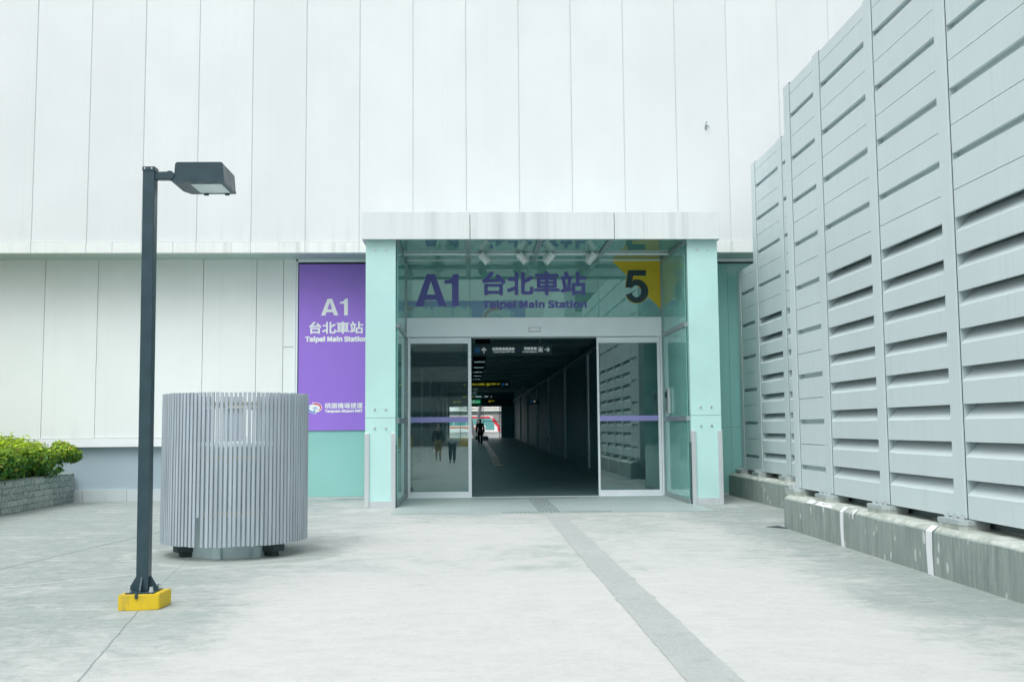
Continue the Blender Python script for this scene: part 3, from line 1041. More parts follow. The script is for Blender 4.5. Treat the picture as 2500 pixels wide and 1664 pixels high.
def emblem(cx, cz, k, y, parent, fl=1):
    """oval two-arrow emblem; k = metres per unit, fl=-1 mirrors it for a board facing +Y"""
    def T(p):
        return [(cx + fl * u * k, cz - v * k) for u, v in p]

    def el(rx, ry, a0, a1, n=26, ox=0, oy=0):
        return [(ox + rx * math.cos(R(a0 + (a1 - a0) * i / n)), oy + ry * math.sin(R(a0 + (a1 - a0) * i / n))) for i in range(n + 1)]
    d = -.0012 if fl > 0 else .0012
    e = MB().prism(T([(-95, -195), (-20, -180)] + el(228, 165, -70, 95, 26, 0, -15) + [(20, 120), (38, 195), (-20, 190)] + el(250, 165, 110, 235, 26, 0, 20) + [(-70, -118)]), 'y', y, y + d).build('emblem', 'white', parent)
    red = [(-70, -165)] + el(205, 140, -80, 55, 24, 0, -20) + el(160, 105, 50, -85, 24, 5, -5) + [(-60, -118)]
    MB().prism(T(red), 'y', y + d * 1.2, y + d * 2).build('red_arrow', 'red', e)
    blue = [(2, 170)] + el(235, 148, 105, 215, 24, 0, 22) + el(205, 118, 215, 105, 24, 5, 5) + [(-48, 110), (-40, 50), (-22, 55)]
    MB().prism(T(blue), 'y', y + d * 1.2, y + d * 2).build('blue_arrow', 'sign_blue', e)
    b = MB()
    for q in range(3):
        ox, oy = q * 36, q * 24
        b.prism(T([(-110 + ox, -2 + oy), (-50 + ox, -12 + oy), (10 + ox, -52 + oy), (45 + ox, -70 + oy), (20 + ox, -45 + oy), (-30 + ox, -2 + oy), (-70 + ox, 6 + oy)]), 'y', y + d * 1.2, y + d * 2)
    b.build('speed_lines', 'sign_blue', e)
    return e


emblem(-3.352, 1.952, .000645, ysn, SG)

# ------------------------------------------------------------------ lamp post
LP = thing('lamp_post', 'dark square lamp post with box lamp head on a yellow concrete footing', 'lamp post', (-2.79, 8.93, 0))
fo = MB().prism([(-2.956, 8.765), (-2.80, 8.768), (-2.625, 8.80), (-2.606, 9.085), (-2.95, 9.05)], 'z', 0, .131)
bmesh.ops.bevel(fo.bm, geom=fo.bm.edges[:], offset=.006, segments=2, affect='EDGES')
fo.build('footing', 'foot', LP, True)
MB().box(-2.91, -2.672, 8.80, 9.05, .1315, .142).build('base_plate', 'black_paint', LP)
MB().box(-2.815, -2.792, 8.755, 8.80, .10, .133).build('footing_notch', 'dark', LP)
b = MB()
b.box(-2.844, -2.742, 8.87, 8.972, .142, 3.775, .006, 2)
b.build('pole', 'black_paint', LP)
b = MB()
for s in (-1, 1):
    xa = -2.793 + s * .051
    b.prism([(xa, .142), (xa + s * .075, .142), (xa + s * .07, .165), (xa + s * .012, .262), (xa, .262)], 'y', 8.915, 8.927)
b.prism([(8.87, .142), (8.81, .142), (8.815, .16), (8.866, .262), (8.87, .262)], 'x', -2.799, -2.787)
b.prism([(8.972, .142), (9.04, .142), (9.03, .16), (8.98, .262), (8.972, .262)], 'x', -2.799, -2.787)
b.build('gusset', 'black_paint', LP)
for x, y in ((-2.885, 8.825), (-2.70, 8.825), (-2.885, 9.02), (-2.695, 9.02)):
    MB().tube((x, y, .140), (x, y, .185), .014, n=12).tube((x, y, .142), (x, y, .16), .02, n=6).build('bolt', 'chrome', LP)
cap = MB().box(-2.849, -2.737, 8.865, 8.977, 3.768, 3.808, .004, 1).build('pole_cap', 'black_paint', LP)
MB().tube((-2.825, 8.866, 3.79), (-2.825, 8.860, 3.79), .006, n=8).tube((-2.765, 8.866, 3.79), (-2.765, 8.860, 3.79), .006, n=8).build('rivet', 'band', cap)
b = MB()
b.box(-2.742, -2.722, 8.885, 8.955, 3.70, 3.765)
b.box(-2.725, -2.61, 8.882, 8.958, 3.698, 3.768, .008, 2)
b.tube((-2.615, 8.880, 3.735), (-2.615, 8.960, 3.735), .038, n=20)
b.prism([(-2.64, 3.70), (-2.555, 3.672), (-2.555, 3.71), (-2.60, 3.75)], 'y', 8.89, 8.95)
b.build('arm', 'black_paint', LP)
# lamp head: rounded box, open underside with lens
hx0, hx1, hy0, hy1, hz0, hz1 = -2.577, -2.150, 8.895, 9.340, 3.690, 3.853
b = MB()
rr = .024
prof = [(hx0 - .006, hz0)]
prof += [(hx0 + .004 + rr - rr * math.cos(t), hz1 - rr + rr * math.sin(t)) for t in [R(5 + 85 * i / 6) for i in range(7)]]
prof += [(hx1 - .004 - rr + rr * math.sin(t), hz1 - rr + rr * math.cos(t)) for t in [R(85 * i / 6) for i in range(7)]]
prof += [(hx1 + .006, hz0)]
b.prism(prof, 'y', hy0, hy1)
hd = b.build('lamp_head', 'black_paint', LP, True)
b = MB()
b.prism([(hx0 - .012, hy0 - .008), (hx1 + .010, hy0 - .008), (hx1 + .010, hy1 + .006), (hx0 + .03, hy1 + .006), (hx0 - .012, hy1 - .11)], 'z', hz0 - .022, hz0 + .0005)
b.build('door_frame', 'black_paint', hd)
MB().box(-2.445, -2.178, 8.945, 9.275, hz0 - .026, hz0 - .021).build('lens', 'lens', hd)
b = MB()
for x, y in ((-2.41, hy0 - .004), (-2.235, hy0 - .004), (-2.41, hy1), (-2.22, hy1)):
    b.box(x - .02, x + .02, y - .012, y + .012, hz0 - .034, hz0 - .02)
b.build('latch', 'black_paint', hd)
LP.rotation_euler = (0, R(-0.33), 0)

# ------------------------------------------------------------------ round slatted enclosure
CX, CY, RO = -2.895, 12.72, .860
ZB, ZS = .165, 1.932
EN = thing('slatted_enclosure', 'round enclosure of upright grey slats around a teal-grey tank', 'enclosure', (CX, CY, 0))
b = MB()
NS = 104
for i in range(NS):
    a = -math.pi / 2 + 2 * math.pi * (i + .5) / NS
    deg = (math.degrees(a) + 90) % 360
    z0, z1 = ZB + random.uniform(-.004, .004), ZS + random.uniform(-.003, .003)
    jt = random.uniform(-.0012, .0012)
    if i == NS - 5:
        z0 = .50
    if -4 < deg - 180 < 6:
        z1 = 1.40
    w2, t = .0165, .012
    ca, sa = math.cos(a), math.sin(a)

    def P(u, v, z, lean=0):
        r = RO + v
        uu = u + lean
        return (CX + r * ca - uu * sa, CY + r * sa + uu * ca, z)
    lb = random.uniform(-.002, .002) + (random.uniform(-.009, .009) if i % 13 == 0 else 0)
    vs = []
    for z, ln in ((z0, jt + lb), (z1, jt)):
        vs += [b.bm.verts.new(P(*q, z, ln)) for q in ((-w2, -t), (w2, -t), (w2, t), (-w2, t))]
    for q in ((0, 1, 2, 3), (7, 6, 5, 4), (0, 4, 5, 1), (1, 5, 6, 2), (2, 6, 7, 3), (3, 7, 4, 0)):
        b.bm.faces.new([vs[k] for k in q])
for z in (.535, 1.175, 1.80):
    for i in range(NS):
        a = -math.pi / 2 + 2 * math.pi * (i + .5) / NS
        if math.sin(a) > .3:
            continue
        p = Vector((CX + (RO + .010) * math.cos(a), CY + (RO + .010) * math.sin(a), z))
        b.tube(p, p + Vector((math.cos(a), math.sin(a), 0)) * .004, .0045, n=6)
b.build('slat_screen', 'slat', EN)
for z in (.535, 1.175, 1.80):
    MB().lathe([(RO - .045, z - .022), (RO - .013, z - .022), (RO - .013, z + .022), (RO - .045, z + .022)], CX, CY, 96).build('hoop', 'hoop', EN, True)
MB().lathe([(0.001, 0.0), (.545, 0.0), (.545, 1.30), (.50, 1.34), (.001, 1.36)], CX, CY, 64).build('tank', 'tank', EN, True)
b = MB()
for a in (-97, -52, 20, 120, 200):
    m = Matrix.Translation((CX, CY, 0)) @ Matrix.Rotation(R(a), 4, 'Z')
    n0 = len(b.bm.verts)
    b.box(.52, .60, -.045, .045, 0.0, .12)
    b.bm.verts.ensure_lookup_table()
    for v in b.bm.verts[n0:]:
        v.co = m @ v.co
b.build('lug', 'tank', EN)
for a in range(0, 360, 45):
    m = Matrix.Translation((CX, CY, 0)) @ Matrix.Rotation(R(a), 4, 'Z')
    b = MB().box(.54, .85, -.02, .02, 1.76, 1.80)
    for v in b.bm.verts:
        v.co = m @ v.co
    b.build('stay', 'slat', EN)
for a in (-148, -32, 90):
    m = Matrix.Translation((CX, CY, 0)) @ Matrix.Rotation(R(a), 4, 'Z')
    b = MB().box(.53, .72, -.09, .09, 0.06, .125).box(.53, .66, -.06, .06, 0.0, .10)
    for v in b.bm.verts:
        v.co = m @ v.co
    b.build('support_block', 'block', EN)

# ------------------------------------------------------------------ louvred fences
def louvre_panel(name, parent, X, ya, yb, z0, z1, slots, seams, louv):
    """panel in the plane x=X facing -X between ya (far) and yb (near); openings are (z_low,z_high)"""
    ops = sorted([(a, e, 's') for a, e in slots] + [(z - .004, z + .004, 'm') for z in seams] + [(a, e, 'l') for a, e in louv])
    b = MB()
    z = z0
    for a, e, k in ops:
        b.box(X, X + .035, yb, ya, z, a)
        z = e
    b.box(X, X + .035, yb, ya, z, z1)
    for a, e, k in ops:
        if k == 's':
            b.quad((X + .0351, yb, a - .004), (X + .0351, ya, a - .004), (X + .075, ya, a + .03), (X + .075, yb, a + .03))
            b.quad((X + .075, yb, a + .03), (X + .075, ya, a + .03), (X + .075, ya, e + .02), (X + .075, yb, e + .02))
            b.quad((X + .0351, yb, e + .02), (X + .0351, ya, e + .02), (X + .075, ya, e + .02), (X + .075, yb, e + .02))
        elif k == 'm':
            b.quad((X + .030, yb, a - .01), (X + .030, ya, a - .01), (X + .030, ya, e + .01), (X + .030, yb, e + .01))
        else:
            h = e - a
            b.prism([(X + .001, a - .012), (X + .001, a - .0005), (X + .155, a + h * 1.12), (X + .16, a + h * 1.04)], 'y', yb + .001, ya - .001)
    o = b.build(name, 'fence', parent)
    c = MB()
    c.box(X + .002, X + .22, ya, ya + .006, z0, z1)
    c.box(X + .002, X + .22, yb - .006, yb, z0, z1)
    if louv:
        c.box(X + .036, X + .20, yb + .001, ya - .001, max(e for a, e in louv) + .21, max(e for a, e in louv) + .23)  # added cap, blocks light leaking in from above
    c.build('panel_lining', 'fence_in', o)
    MB().box(X + .2205, X + .23, yb - .13, ya + .13, .476, z1 - .02).build('added_shade_backing', 'louvre_shade_back', o)  # added dark sheet, blocks light from behind and shades the openings
    return o


def fence_post(parent, X, ya, yb, z0, z1):
    p = MB().box(X - .012, X + .014, yb, ya, z0, z1, .003, 1).box(X + .20, X + .215, yb, ya, z0, z1).box(X + .014, X + .20, (ya + yb) / 2 - .006, (ya + yb) / 2 + .006, z0, z1).build('post', 'fence', parent)
    MB().box(X + .002, X + .21, yb - .0195, yb - .0005, z0, z1).build('shadow_gap', 'dark', p)
    ym = (ya + yb) / 2
    bp = MB().prism([(X - .13, ym - .19), (X - .06, ym - .25), (X + .16, ym - .25), (X + .16, ym + .25), (X - .13, ym + .25)], 'z', z0 - .055, z0 - .008).build('base_plate', 'plate', parent)
    MB().prism([(X - .125, ym - .185), (X - .058, ym - .243), (X + .158, ym - .243), (X + .158, ym + .243), (X - .125, ym + .243)], 'z', z0 - .10, z0 - .056).build('grout_pad', 'kerb', bp)
    for dy in (-.15, 0, .17):
        MB().tube((X - .07, ym + dy, z0 - .01), (X - .07, ym + dy, z0 + .045), .013, n=10).tube((X - .07, ym + dy, z0 - .008), (X - .07, ym + dy, z0 + .018), .024, n=6).build('bolt', 'chrome', bp)
    return p


XF = 4.85
NF = thing('louvre_fence', 'tall grey metal louvre fence nearest the camera on the stained concrete wall', 'fence', (XF, 11, .56))
z0, z1 = .575, 6.66
upper_slots = [(6.122, 6.202), (5.453, 5.533), (4.79, 4.874), (4.133, 4.205)]
upper_seams = [6.485, 5.82, 5.158, 4.495, 3.831]
louv = [(.803 + .3715 * i, .803 + .3715 * i + .148) for i in range(8)]
plain_slots = [(6.115 - .6575 * i, 6.185 - .6575 * i) for i in range(9)]
plain_seams = [6.484 - .6575 * i for i in range(9)]
fence_post(NF, XF, 15.09, 14.845, z0, 6.68)
louvre_panel('slotted_panel', NF, XF, 14.82, 13.765, z0, 6.65, plain_slots, plain_seams, [])
y = 13.76
ends = []
while y > 2.5:
    fence_post(NF, XF, y, y - .235, z0, 6.675)
    ends.append((y - .26, y - .26 - 1.575))
    louvre_panel('louvre_panel', NF, XF, y - .26, y - .26 - 1.575, z0, 6.655, upper_slots, upper_seams, louv)
    y -= 1.84
fence_post(NF, XF, y, y - .235, z0, 6.675)

XB = 5.85
RF = thing('louvre_fence', 'grey louvre fence set further back against the station wall, with a lower end panel', 'fence', (XB, 19, .54))
z0 = .575
fence_post(RF, XB, 21.80, 21.55, z0, 4.86)
louvre_panel('slotted_panel', RF, XB, 21.52, 20.50, z0, 4.838, [(4.28 - .69 * i, 4.346 - .69 * i) for i in range(6)], [4.675 - .69 * i for i in range(6)], [])
fence_post(RF, XB, 20.49, 20.24, z0, 6.90)
us = [(6.333, 6.405), (5.646, 5.72), (4.967, 5.035), (4.28, 4.343)]
um = [6.703, 6.005, 5.35, 4.664, 3.969]
lv = [(3.504 - .385 * i, 3.655 - .385 * i) for i in range(8)]
louvre_panel('louvre_panel', RF, XB, 20.215, 18.695, z0, 6.878, us, um, lv)
fence_post(RF, XB, 18.69, 18.455, z0, 6.90)
louvre_panel('louvre_panel', RF, XB, 18.43, 16.85, z0, 6.878, us, um, lv)
fence_post(RF, XB, 16.845, 16.61, z0, 6.90)
louvre_panel('louvre_panel', RF, XB, 16.585, 15.0, z0, 6.878, us, um, lv)


def low_wall(name, label, x0, x1, y0, y1, group):
    b = MB()
    # outline in (x,z) with a chamfered, slightly uneven street edge
    n = max(8, int((y1 - y0) / .16))
    rows = []
    for i in range(n + 1):
        y = y0 + (y1 - y0) * i / n
        j = random.uniform(-.006, .006)
        k = random.uniform(-.005, .005)
        rows.append([b.bm.verts.new(p) for p in ((x0 + random.uniform(-.003, .003), y, 0), (x0 + j, y, .425 + k), (x0 + .055 + j, y, .474 + random.uniform(-.003, .003)), (x1, y, .474), (x1, y, 0))])
    for i in range(n):
        for q in range(5):
            b.bm.faces.new((rows[i][q], rows[i + 1][q], rows[i + 1][(q + 1) % 5], rows[i][(q + 1) % 5]))
    b.bm.faces.new(rows[0])
    b.bm.faces.new(rows[-1][::-1])
    o = b.build(name, 'kerb')
    return tag(o, label, 'low wall', group)


k1 = low_wall('low_concrete_wall', 'stained low concrete wall with white painted bands under the nearest louvre fence', 4.6, 6.6, 1.0, 14.9, 'low concrete walls under the fences')
k2 = low_wall('low_concrete_wall', 'shorter grey concrete wall under the fence section touching the station wall', 5.61, 6.6, 14.93, 22.05, 'low concrete walls under the fences')
for y, wd, zb in ((12.55, .055, .0), (10.14, .07, .0), (12.18, .03, .36), (7.3, .06, 0)):
    b = MB()
    if zb > .2:
        b.prism([(y - wd * .5, zb), (y + wd * .3, zb + .01), (y + wd, .428), (y - wd, .428)], 'x', 4.5915, 4.594)
    else:
        b.prism([(y - wd, zb), (y + wd * .8, zb), (y + wd * 1.1, .25), (y + wd, .428), (y - wd, .428), (y - wd * .8, .2)], 'x', 4.5915, 4.594)
    b.quad((4.591, y - wd, .428), (4.591, y + wd, .428), (4.655, y + wd, .4825), (4.655, y - wd, .4825))
    b.quad((4.655, y - wd, .4825), (4.655, y + wd, .4825), (4.69, y + wd * .8, .480), (4.69, y - wd * .8, .480))
    b.build('paint_band', 'band', k1)
b = MB()
for y0, y1 in ((12.95, 13.55), (13.66, 13.92)):
    b.quad((4.600, y0, .436), (4.600, y1, .436), (4.668, y1, .481), (4.668, y0, .481))
b.build('paint_patch', 'band', k1)
dr = MB().prism([(4.36, 15.05), (4.60, 14.75), (4.60, 15.20)], 'z', .001, .006).build('floor_drain', 'dark')
tag(dr, 'small dark triangular drain opening at the end of the stained low wall', 'drain')

# ------------------------------------------------------------------ planter and hedge
PL = thing('planter', 'low planter wall of rough grey stone blocks at the edge of the forecourt', 'planter', (-10, 18, 0))
PX = -8.45
MB().prism([(PX - .25, 0), (PX, 0), (PX, .60), (PX - .02, .615), (PX - .25, .615)], 'y', 9.0, 22.14).build('stone_wall', 'stone', PL)
MB().box(-16, PX - .25, 9.0, 22.14, 0, .50).build('soil', 'soil', PL)
random.seed(11)
HG = thing('hedge', 'bright green leafy hedge growing in the stone block planter', 'hedge', (-9.5, 18, .5))
random.seed(11)
verts, faces, cols = [], [], []
blobs = []
yy = 9.6
while yy < 21.3:
    blobs.append((-9.10 + random.uniform(-.1, .1), yy, .92 + random.uniform(-.03, .04), .76, .75, .48 + random.uniform(-.03, .05)))
    blobs.append((-10.35 + random.uniform(-.2, .2), yy + .2, .98 + random.uniform(-.03, .06), .85, .8, .48))
    yy += .60
for s in range(26):
    blobs.append((-8.58 + random.uniform(-.12, .12), random.uniform(14, 21.3), random.uniform(.72, 1.10), .30, .38, .22))
for s in range(5):
    blobs.append((-8.25 + random.uniform(-.12, .12), random.uniform(20.5, 21.5), random.uniform(.92, 1.15), .20, .24, .16))


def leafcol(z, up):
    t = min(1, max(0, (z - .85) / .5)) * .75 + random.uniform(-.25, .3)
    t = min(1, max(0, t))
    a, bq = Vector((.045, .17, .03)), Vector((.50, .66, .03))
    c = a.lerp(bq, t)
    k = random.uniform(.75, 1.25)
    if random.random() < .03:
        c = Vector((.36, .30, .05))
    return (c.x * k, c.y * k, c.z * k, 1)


for (bx, by, bz, rx, ry, rz) in blobs:
    n = int(1350 * (rx * ry / .55) ** .75)
    for _ in range(n):
        d = Vector((random.gauss(0, 1), random.gauss(0, 1), random.gauss(0, 1))).normalized()
        rad = 1.0 - abs(random.gauss(0, .16))
        if random.random() < .05:
            rad = 1.0 + random.uniform(0, .22)
        p = Vector((bx + d.x * rx * rad, by + d.y * ry * rad, bz + d.z * rz * rad))
        if p.z < .5:
            continue
        nrm = (d + Vector((random.gauss(0, .6), random.gauss(0, .6), random.gauss(0, .5) + .35))).normalized()
        u = nrm.orthogonal().normalized()
        u = Matrix.Rotation(random.uniform(0, 6.28), 3, nrm) @ u
        v = nrm.cross(u)
        L, W = random.uniform(.034, .062), random.uniform(.017, .028)
        i0 = len(verts)
        verts += [p - u * L, p + v * W + nrm * .004, p + u * L, p - v * W + nrm * .004]
        faces.append((i0, i0 + 1, i0 + 2, i0 + 3))
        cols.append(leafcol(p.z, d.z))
me = bpy.data.meshes.new('foliage')
me.from_pydata(verts, [], faces)
at = me.color_attributes.new('tint', 'FLOAT_COLOR', 'CORNER')
k = 0
for f, c in zip(me.polygons, cols):
    for li in f.loop_indices:
        at.data[li].color = c
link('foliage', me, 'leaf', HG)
b = MB()
for (bx, by, bz, rx, ry, rz) in blobs:
    for q in range(2):
        p = Vector((min(bx, -8.95) + random.uniform(-.25, .15), by + random.uniform(-.25, .25), .48))
        e = p + Vector((random.uniform(-.25, .25), random.uniform(-.25, .25), random.uniform(.35, .65)))
        b.tube(p, e, .012, .005, 6)
b.build('stems', 'bark', HG)

# ------------------------------------------------------------------ small bracket on the upper wall
t = thing('wall_bracket', 'tiny rusty bracket left on the white upper wall', 'bracket', (5.15, 21.2, 8.0))
BX, BZ = 5.10, 7.92
MB().box(BX - .02, BX + .02, 21.235, 21.249, BZ - .05, BZ + .05).build('plate', 'alu_dark', t)
MB().tube((BX, 21.24, BZ + .01), (BX + .02, 21.17, BZ + .01), .012, n=8).tube((BX + .02, 21.17, BZ + .01), (BX + .06, 21.17, BZ - .03), .012, n=8).tube((BX + .01, 21.2, BZ + .1), (BX + .01, 21.24, BZ + .1), .012, n=8).build('hook', 'alu_dark', t)

# ------------------------------------------------------------------ hanging signs in the passage
SGRP = 'hanging signs in the passage'


def hang_sign(label, x0, x1, y, zb, zt, rods=True):
    t = thing('hanging_sign', label, 'sign', ((x0 + x1) / 2, y, zb), SGRP)
    MB().box(x0, x1, y, y + .14, zb, zt, .006, 1).build('sign_box', 'sign_dark', t)
    if rods:
        b = MB()
        for x in (x0 + .3, x1 - .3):
            b.tube((x, y + .07, zt), (x, y + .07, fz(y) + H), .018, n=8)
        b.build('hanger', 'alu_dark', t)
    return t


def zz(py, D):
    return 1.5 + (1042.5 - py) / 2477 * D


def xx(px, D):
    return (px - 1149.3) / 2477 * D


def rect(D, a, bb, c, d):
    return (xx(a, D), xx(bb, D), zz(d, D), zz(c, D))


D = 26.0
y = D - .004
s1 = hang_sign('dark hanging sign with white and blue lettering just inside the doors', -.2, 2.10, D, 3.335, 3.645)
text('lettering', '桃園機場捷運線', rect(D, 1202.5, 1257.5, 847, 854.6), y, 'sign_white', s1, .012, False)
text('lettering', 'Taoyuan Airport MRT Line', rect(D, 1205, 1257.5, 856, 860.5), y, 'sign_white', s1, .02)
text('lettering', '預辦登機', rect(D, 1280.5, 1312, 846.5, 854.2), y, 'sign_white', s1, .012, False)
text('lettering', 'In-Town Check-in', rect(D, 1277, 1312, 856, 860), y, 'sign_white', s1, .02)
flat('arrow', arrow(xx(1182.3, D), zz(854, D), .15, R(90)), y, 'sign_white', s1)
flat('arrow', arrow(xx(1338, D), zz(853, D), .14, 0), y, 'sign_white', s1)
e = flat('luggage_symbol', [(xx(1315, D), zz(846.5, D)), (xx(1327, D), zz(846.5, D)), (xx(1327, D), zz(859.3, D)), (xx(1315, D), zz(859.3, D))], y, 'sign_white', s1)
flat('symbol_ground', [(xx(1315.8, D), zz(847.3, D)), (xx(1326.2, D), zz(847.3, D)), (xx(1326.2, D), zz(858.5, D)), (xx(1315.8, D), zz(858.5, D))], y - .001, 'sign_dark', e)
flat('case', [(xx(1316.8, D), zz(850.5, D)), (xx(1325.3, D), zz(850.5, D)), (xx(1325.3, D), zz(857, D)), (xx(1316.8, D), zz(857, D))], y - .002, 'sign_white', e)
flat('case_handle', [(xx(1319.2, D), zz(848.6, D)), (xx(1323, D), zz(848.6, D)), (xx(1323, D), zz(850.6, D)), (xx(1319.2, D), zz(850.6, D))], y - .002, 'sign_white', e)
b = flat('lift_symbol', [(xx(1159.5, D), zz(847.5, D)), (xx(1172.5, D), zz(847.5, D)), (xx(1172.5, D), zz(860.5, D)), (xx(1159.5, D), zz(860.5, D))], y, 'sign_blue', s1)
flat('symbol_ground', [(xx(1160.4, D), zz(848.4, D)), (xx(1171.6, D), zz(848.4, D)), (xx(1171.6, D), zz(859.6, D)), (xx(1160.4, D), zz(859.6, D))], y - .001, 'sign_dark', b)
for px in (1163.2, 1166.2, 1169.2):
    pb = MB()
    pb.prism([(xx(px, D) + .012 * math.cos(a), zz(851.6, D) + .012 * math.sin(a)) for a in [i * math.pi / 5 for i in range(10)]], 'y', y - .002, y - .003)
    pb.prism([(xx(px - .9, D), zz(853, D)), (xx(px + .9, D), zz(853, D)), (xx(px + .6, D), zz(858.4, D)), (xx(px - .6, D), zz(858.4, D))], 'y', y - .002, y - .003)
    pb.build('figure', 'sign_blue', b)
pb = MB()
pb.prism([(xx(1266.5, D) + .035 * math.cos(a), zz(854, D) + .03 * math.sin(a)) for a in [i * math.pi / 8 for i in range(16)]], 'y', y, y - .001)
pb.build('line_dot', 'sign_violet', s1)

D = 50.0
y = D - .004
s2 = hang_sign('long dark hanging sign with yellow lettering halfway down the passage', xx(1130, D), xx(1244.5, D), D, zz(945.5, D), zz(929, D))
text('lettering', '市民大道', rect(D, 1152.5, 1164, 934.5, 939.5), y, 'sign_yellow', s2, .02, False)
text('lettering', '台北轉運站', rect(D, 1166.5, 1184, 934.2, 939.8), y, 'sign_yellow', s2, .02, False)
text('lettering', '北7', rect(D, 1187, 1198, 934, 941), y, 'sign_yellow', s2, .03, False)
text('lettering', '承德路', rect(D, 1199, 1211, 934.2, 938.5), y, 'sign_yellow', s2, .02, False)
text('lettering', '出口', rect(D, 1213.5, 1221, 934.3, 938.5), y, 'sign_yellow', s2, .02, False)
flat('arrow', arrow(xx(1237, D), zz(937.5, D), .13, 0), y, 'sign_white', s2)
flat('arrow', arrow(xx(1135, D), zz(938.5, D), .13, R(90)), y, 'sign_yellow', s2)
flat('lift_symbol', [(xx(1225.5, D), zz(934.5, D)), (xx(1231.5, D), zz(934.5, D)), (xx(1231.5, D), zz(941, D)), (xx(1225.5, D), zz(941, D))], y, 'sign_blue', s2)

D = 70.0
y = D - .004
s3 = hang_sign('dark hanging sign with small white lettering before the exit bulkhead', xx(1128, D), xx(1203.8, D), D, zz(971, D), zz(963.8, D))
text('lettering', '捷運線', rect(D, 1161, 1175, 965.8, 968.5), y, 'sign_white', s3, .02, False)
text('lettering', '預辦登機', rect(D, 1183, 1192, 965.6, 968.2), y, 'sign_white', s3, .02, False)
flat('arrow', arrow(xx(1200, D), zz(967.5, D), .12, R(180)), y, 'sign_white', s3)
text('lettering', '出口', rect(D, 1152, 1156, 965.6, 968.6), y, 'sign_yellow', s3, .02, False)
text('lettering', '出口', rect(D, 1130, 1140, 965.6, 968.6), y, 'sign_yellow', s3, .02, False)

D = 92.3
y = D - .004
s4 = hang_sign('dark bulkhead sign over the far exit with yellow exit lettering', xx(1098, D), xx(1250, D), D, zz(990, D), zz(974.5, D), False)
text('lettering', '北7', rect(D, 1192.5, 1200, 976.3, 981), y, 'sign_yellow', s4, .03, False)
text('lettering', '出口', rect(D, 1201, 1207.5, 976.4, 979), y, 'sign_yellow', s4, .02, False)
text('lettering', '北7', rect(D, 1106.5, 1114, 977.5, 982), y, 'sign_yellow', s4, .03, False)
text('lettering', '承德路', rect(D, 1115, 1125.5, 977.8, 981), y, 'sign_yellow', s4, .02, False)
D2 = 92.1
s5 = thing('exit_sign', 'green emergency exit sign under the far bulkhead', 'exit sign', (xx(1160, D2), D2, zz(983.5, D2)))
MB().box(xx(1150, D2), xx(1173, D2), D2, D2 + .1, zz(983.6, D2), zz(975, D2)).build('sign_box', 'exit_green', s5)
fl = MB().box(xx(1154.5, D2), xx(1159.5, D2), D2 - .004, D2 - .001, zz(983, D2), zz(975.8, D2))
fl.build('door_symbol', 'sign_white', s5)
text('lettering', '出口', rect(D2, 1162, 1170.5, 978.3, 981.6), D2 - .004, 'sign_white', s5, .02, False)

D = 59.0
s6 = thing('wall_sign', 'small dark projecting sign with a white arrow on the passage wall', 'sign', (3.7, D, zz(986, D)))
MB().box(xx(1292, D), XR, D, D + .1, zz(986, D), zz(974, D)).build('sign_box', 'sign_dark', s6)
flat('arrow', arrow(xx(1304.5, D), zz(979.5, D), .17, 0), D - .004, 'sign_white', s6)
flat('lift_symbol', [(xx(1294.5, D), zz(977, D)), (xx(1298, D), zz(977, D)), (xx(1298, D), zz(982.5, D)), (xx(1294.5, D), zz(982.5, D))], D - .004, 'sign_blue', s6)


# ------------------------------------------------------------------ people
def skinned(name, joints, bones, mat, parent, lev=2):
    """one continuous skinned surface; joints {name:(x,y,z,r)}; first joint is the root"""
    me = bpy.data.meshes.new(name)
    keys = list(joints)
    me.from_pydata([joints[k][:3] for k in keys], [(keys.index(a), keys.index(bq)) for a, bq in bones], [])
    o = bpy.data.objects.new(name, me)
    C.objects.link(o)
    sk = o.modifiers.new('skin', 'SKIN')
    sk.use_smooth_shade = True
    ly = me.skin_vertices[0].data
    for i, k in enumerate(keys):
        r = joints[k][3]
        ly[i].radius = r if isinstance(r, tuple) else (r, r)
    ly[0].use_root = True
    ss = o.modifiers.new('sub', 'SUBSURF')
    ss.levels = ss.render_levels = lev
    dg = bpy.context.evaluated_depsgraph_get()
    dg.update()
    m2 = bpy.data.meshes.new_from_object(o.evaluated_get(dg))
    bpy.data.objects.remove(o)
    for p in m2.polygons:
        p.use_smooth = True
    return link(name, m2, mat, parent)


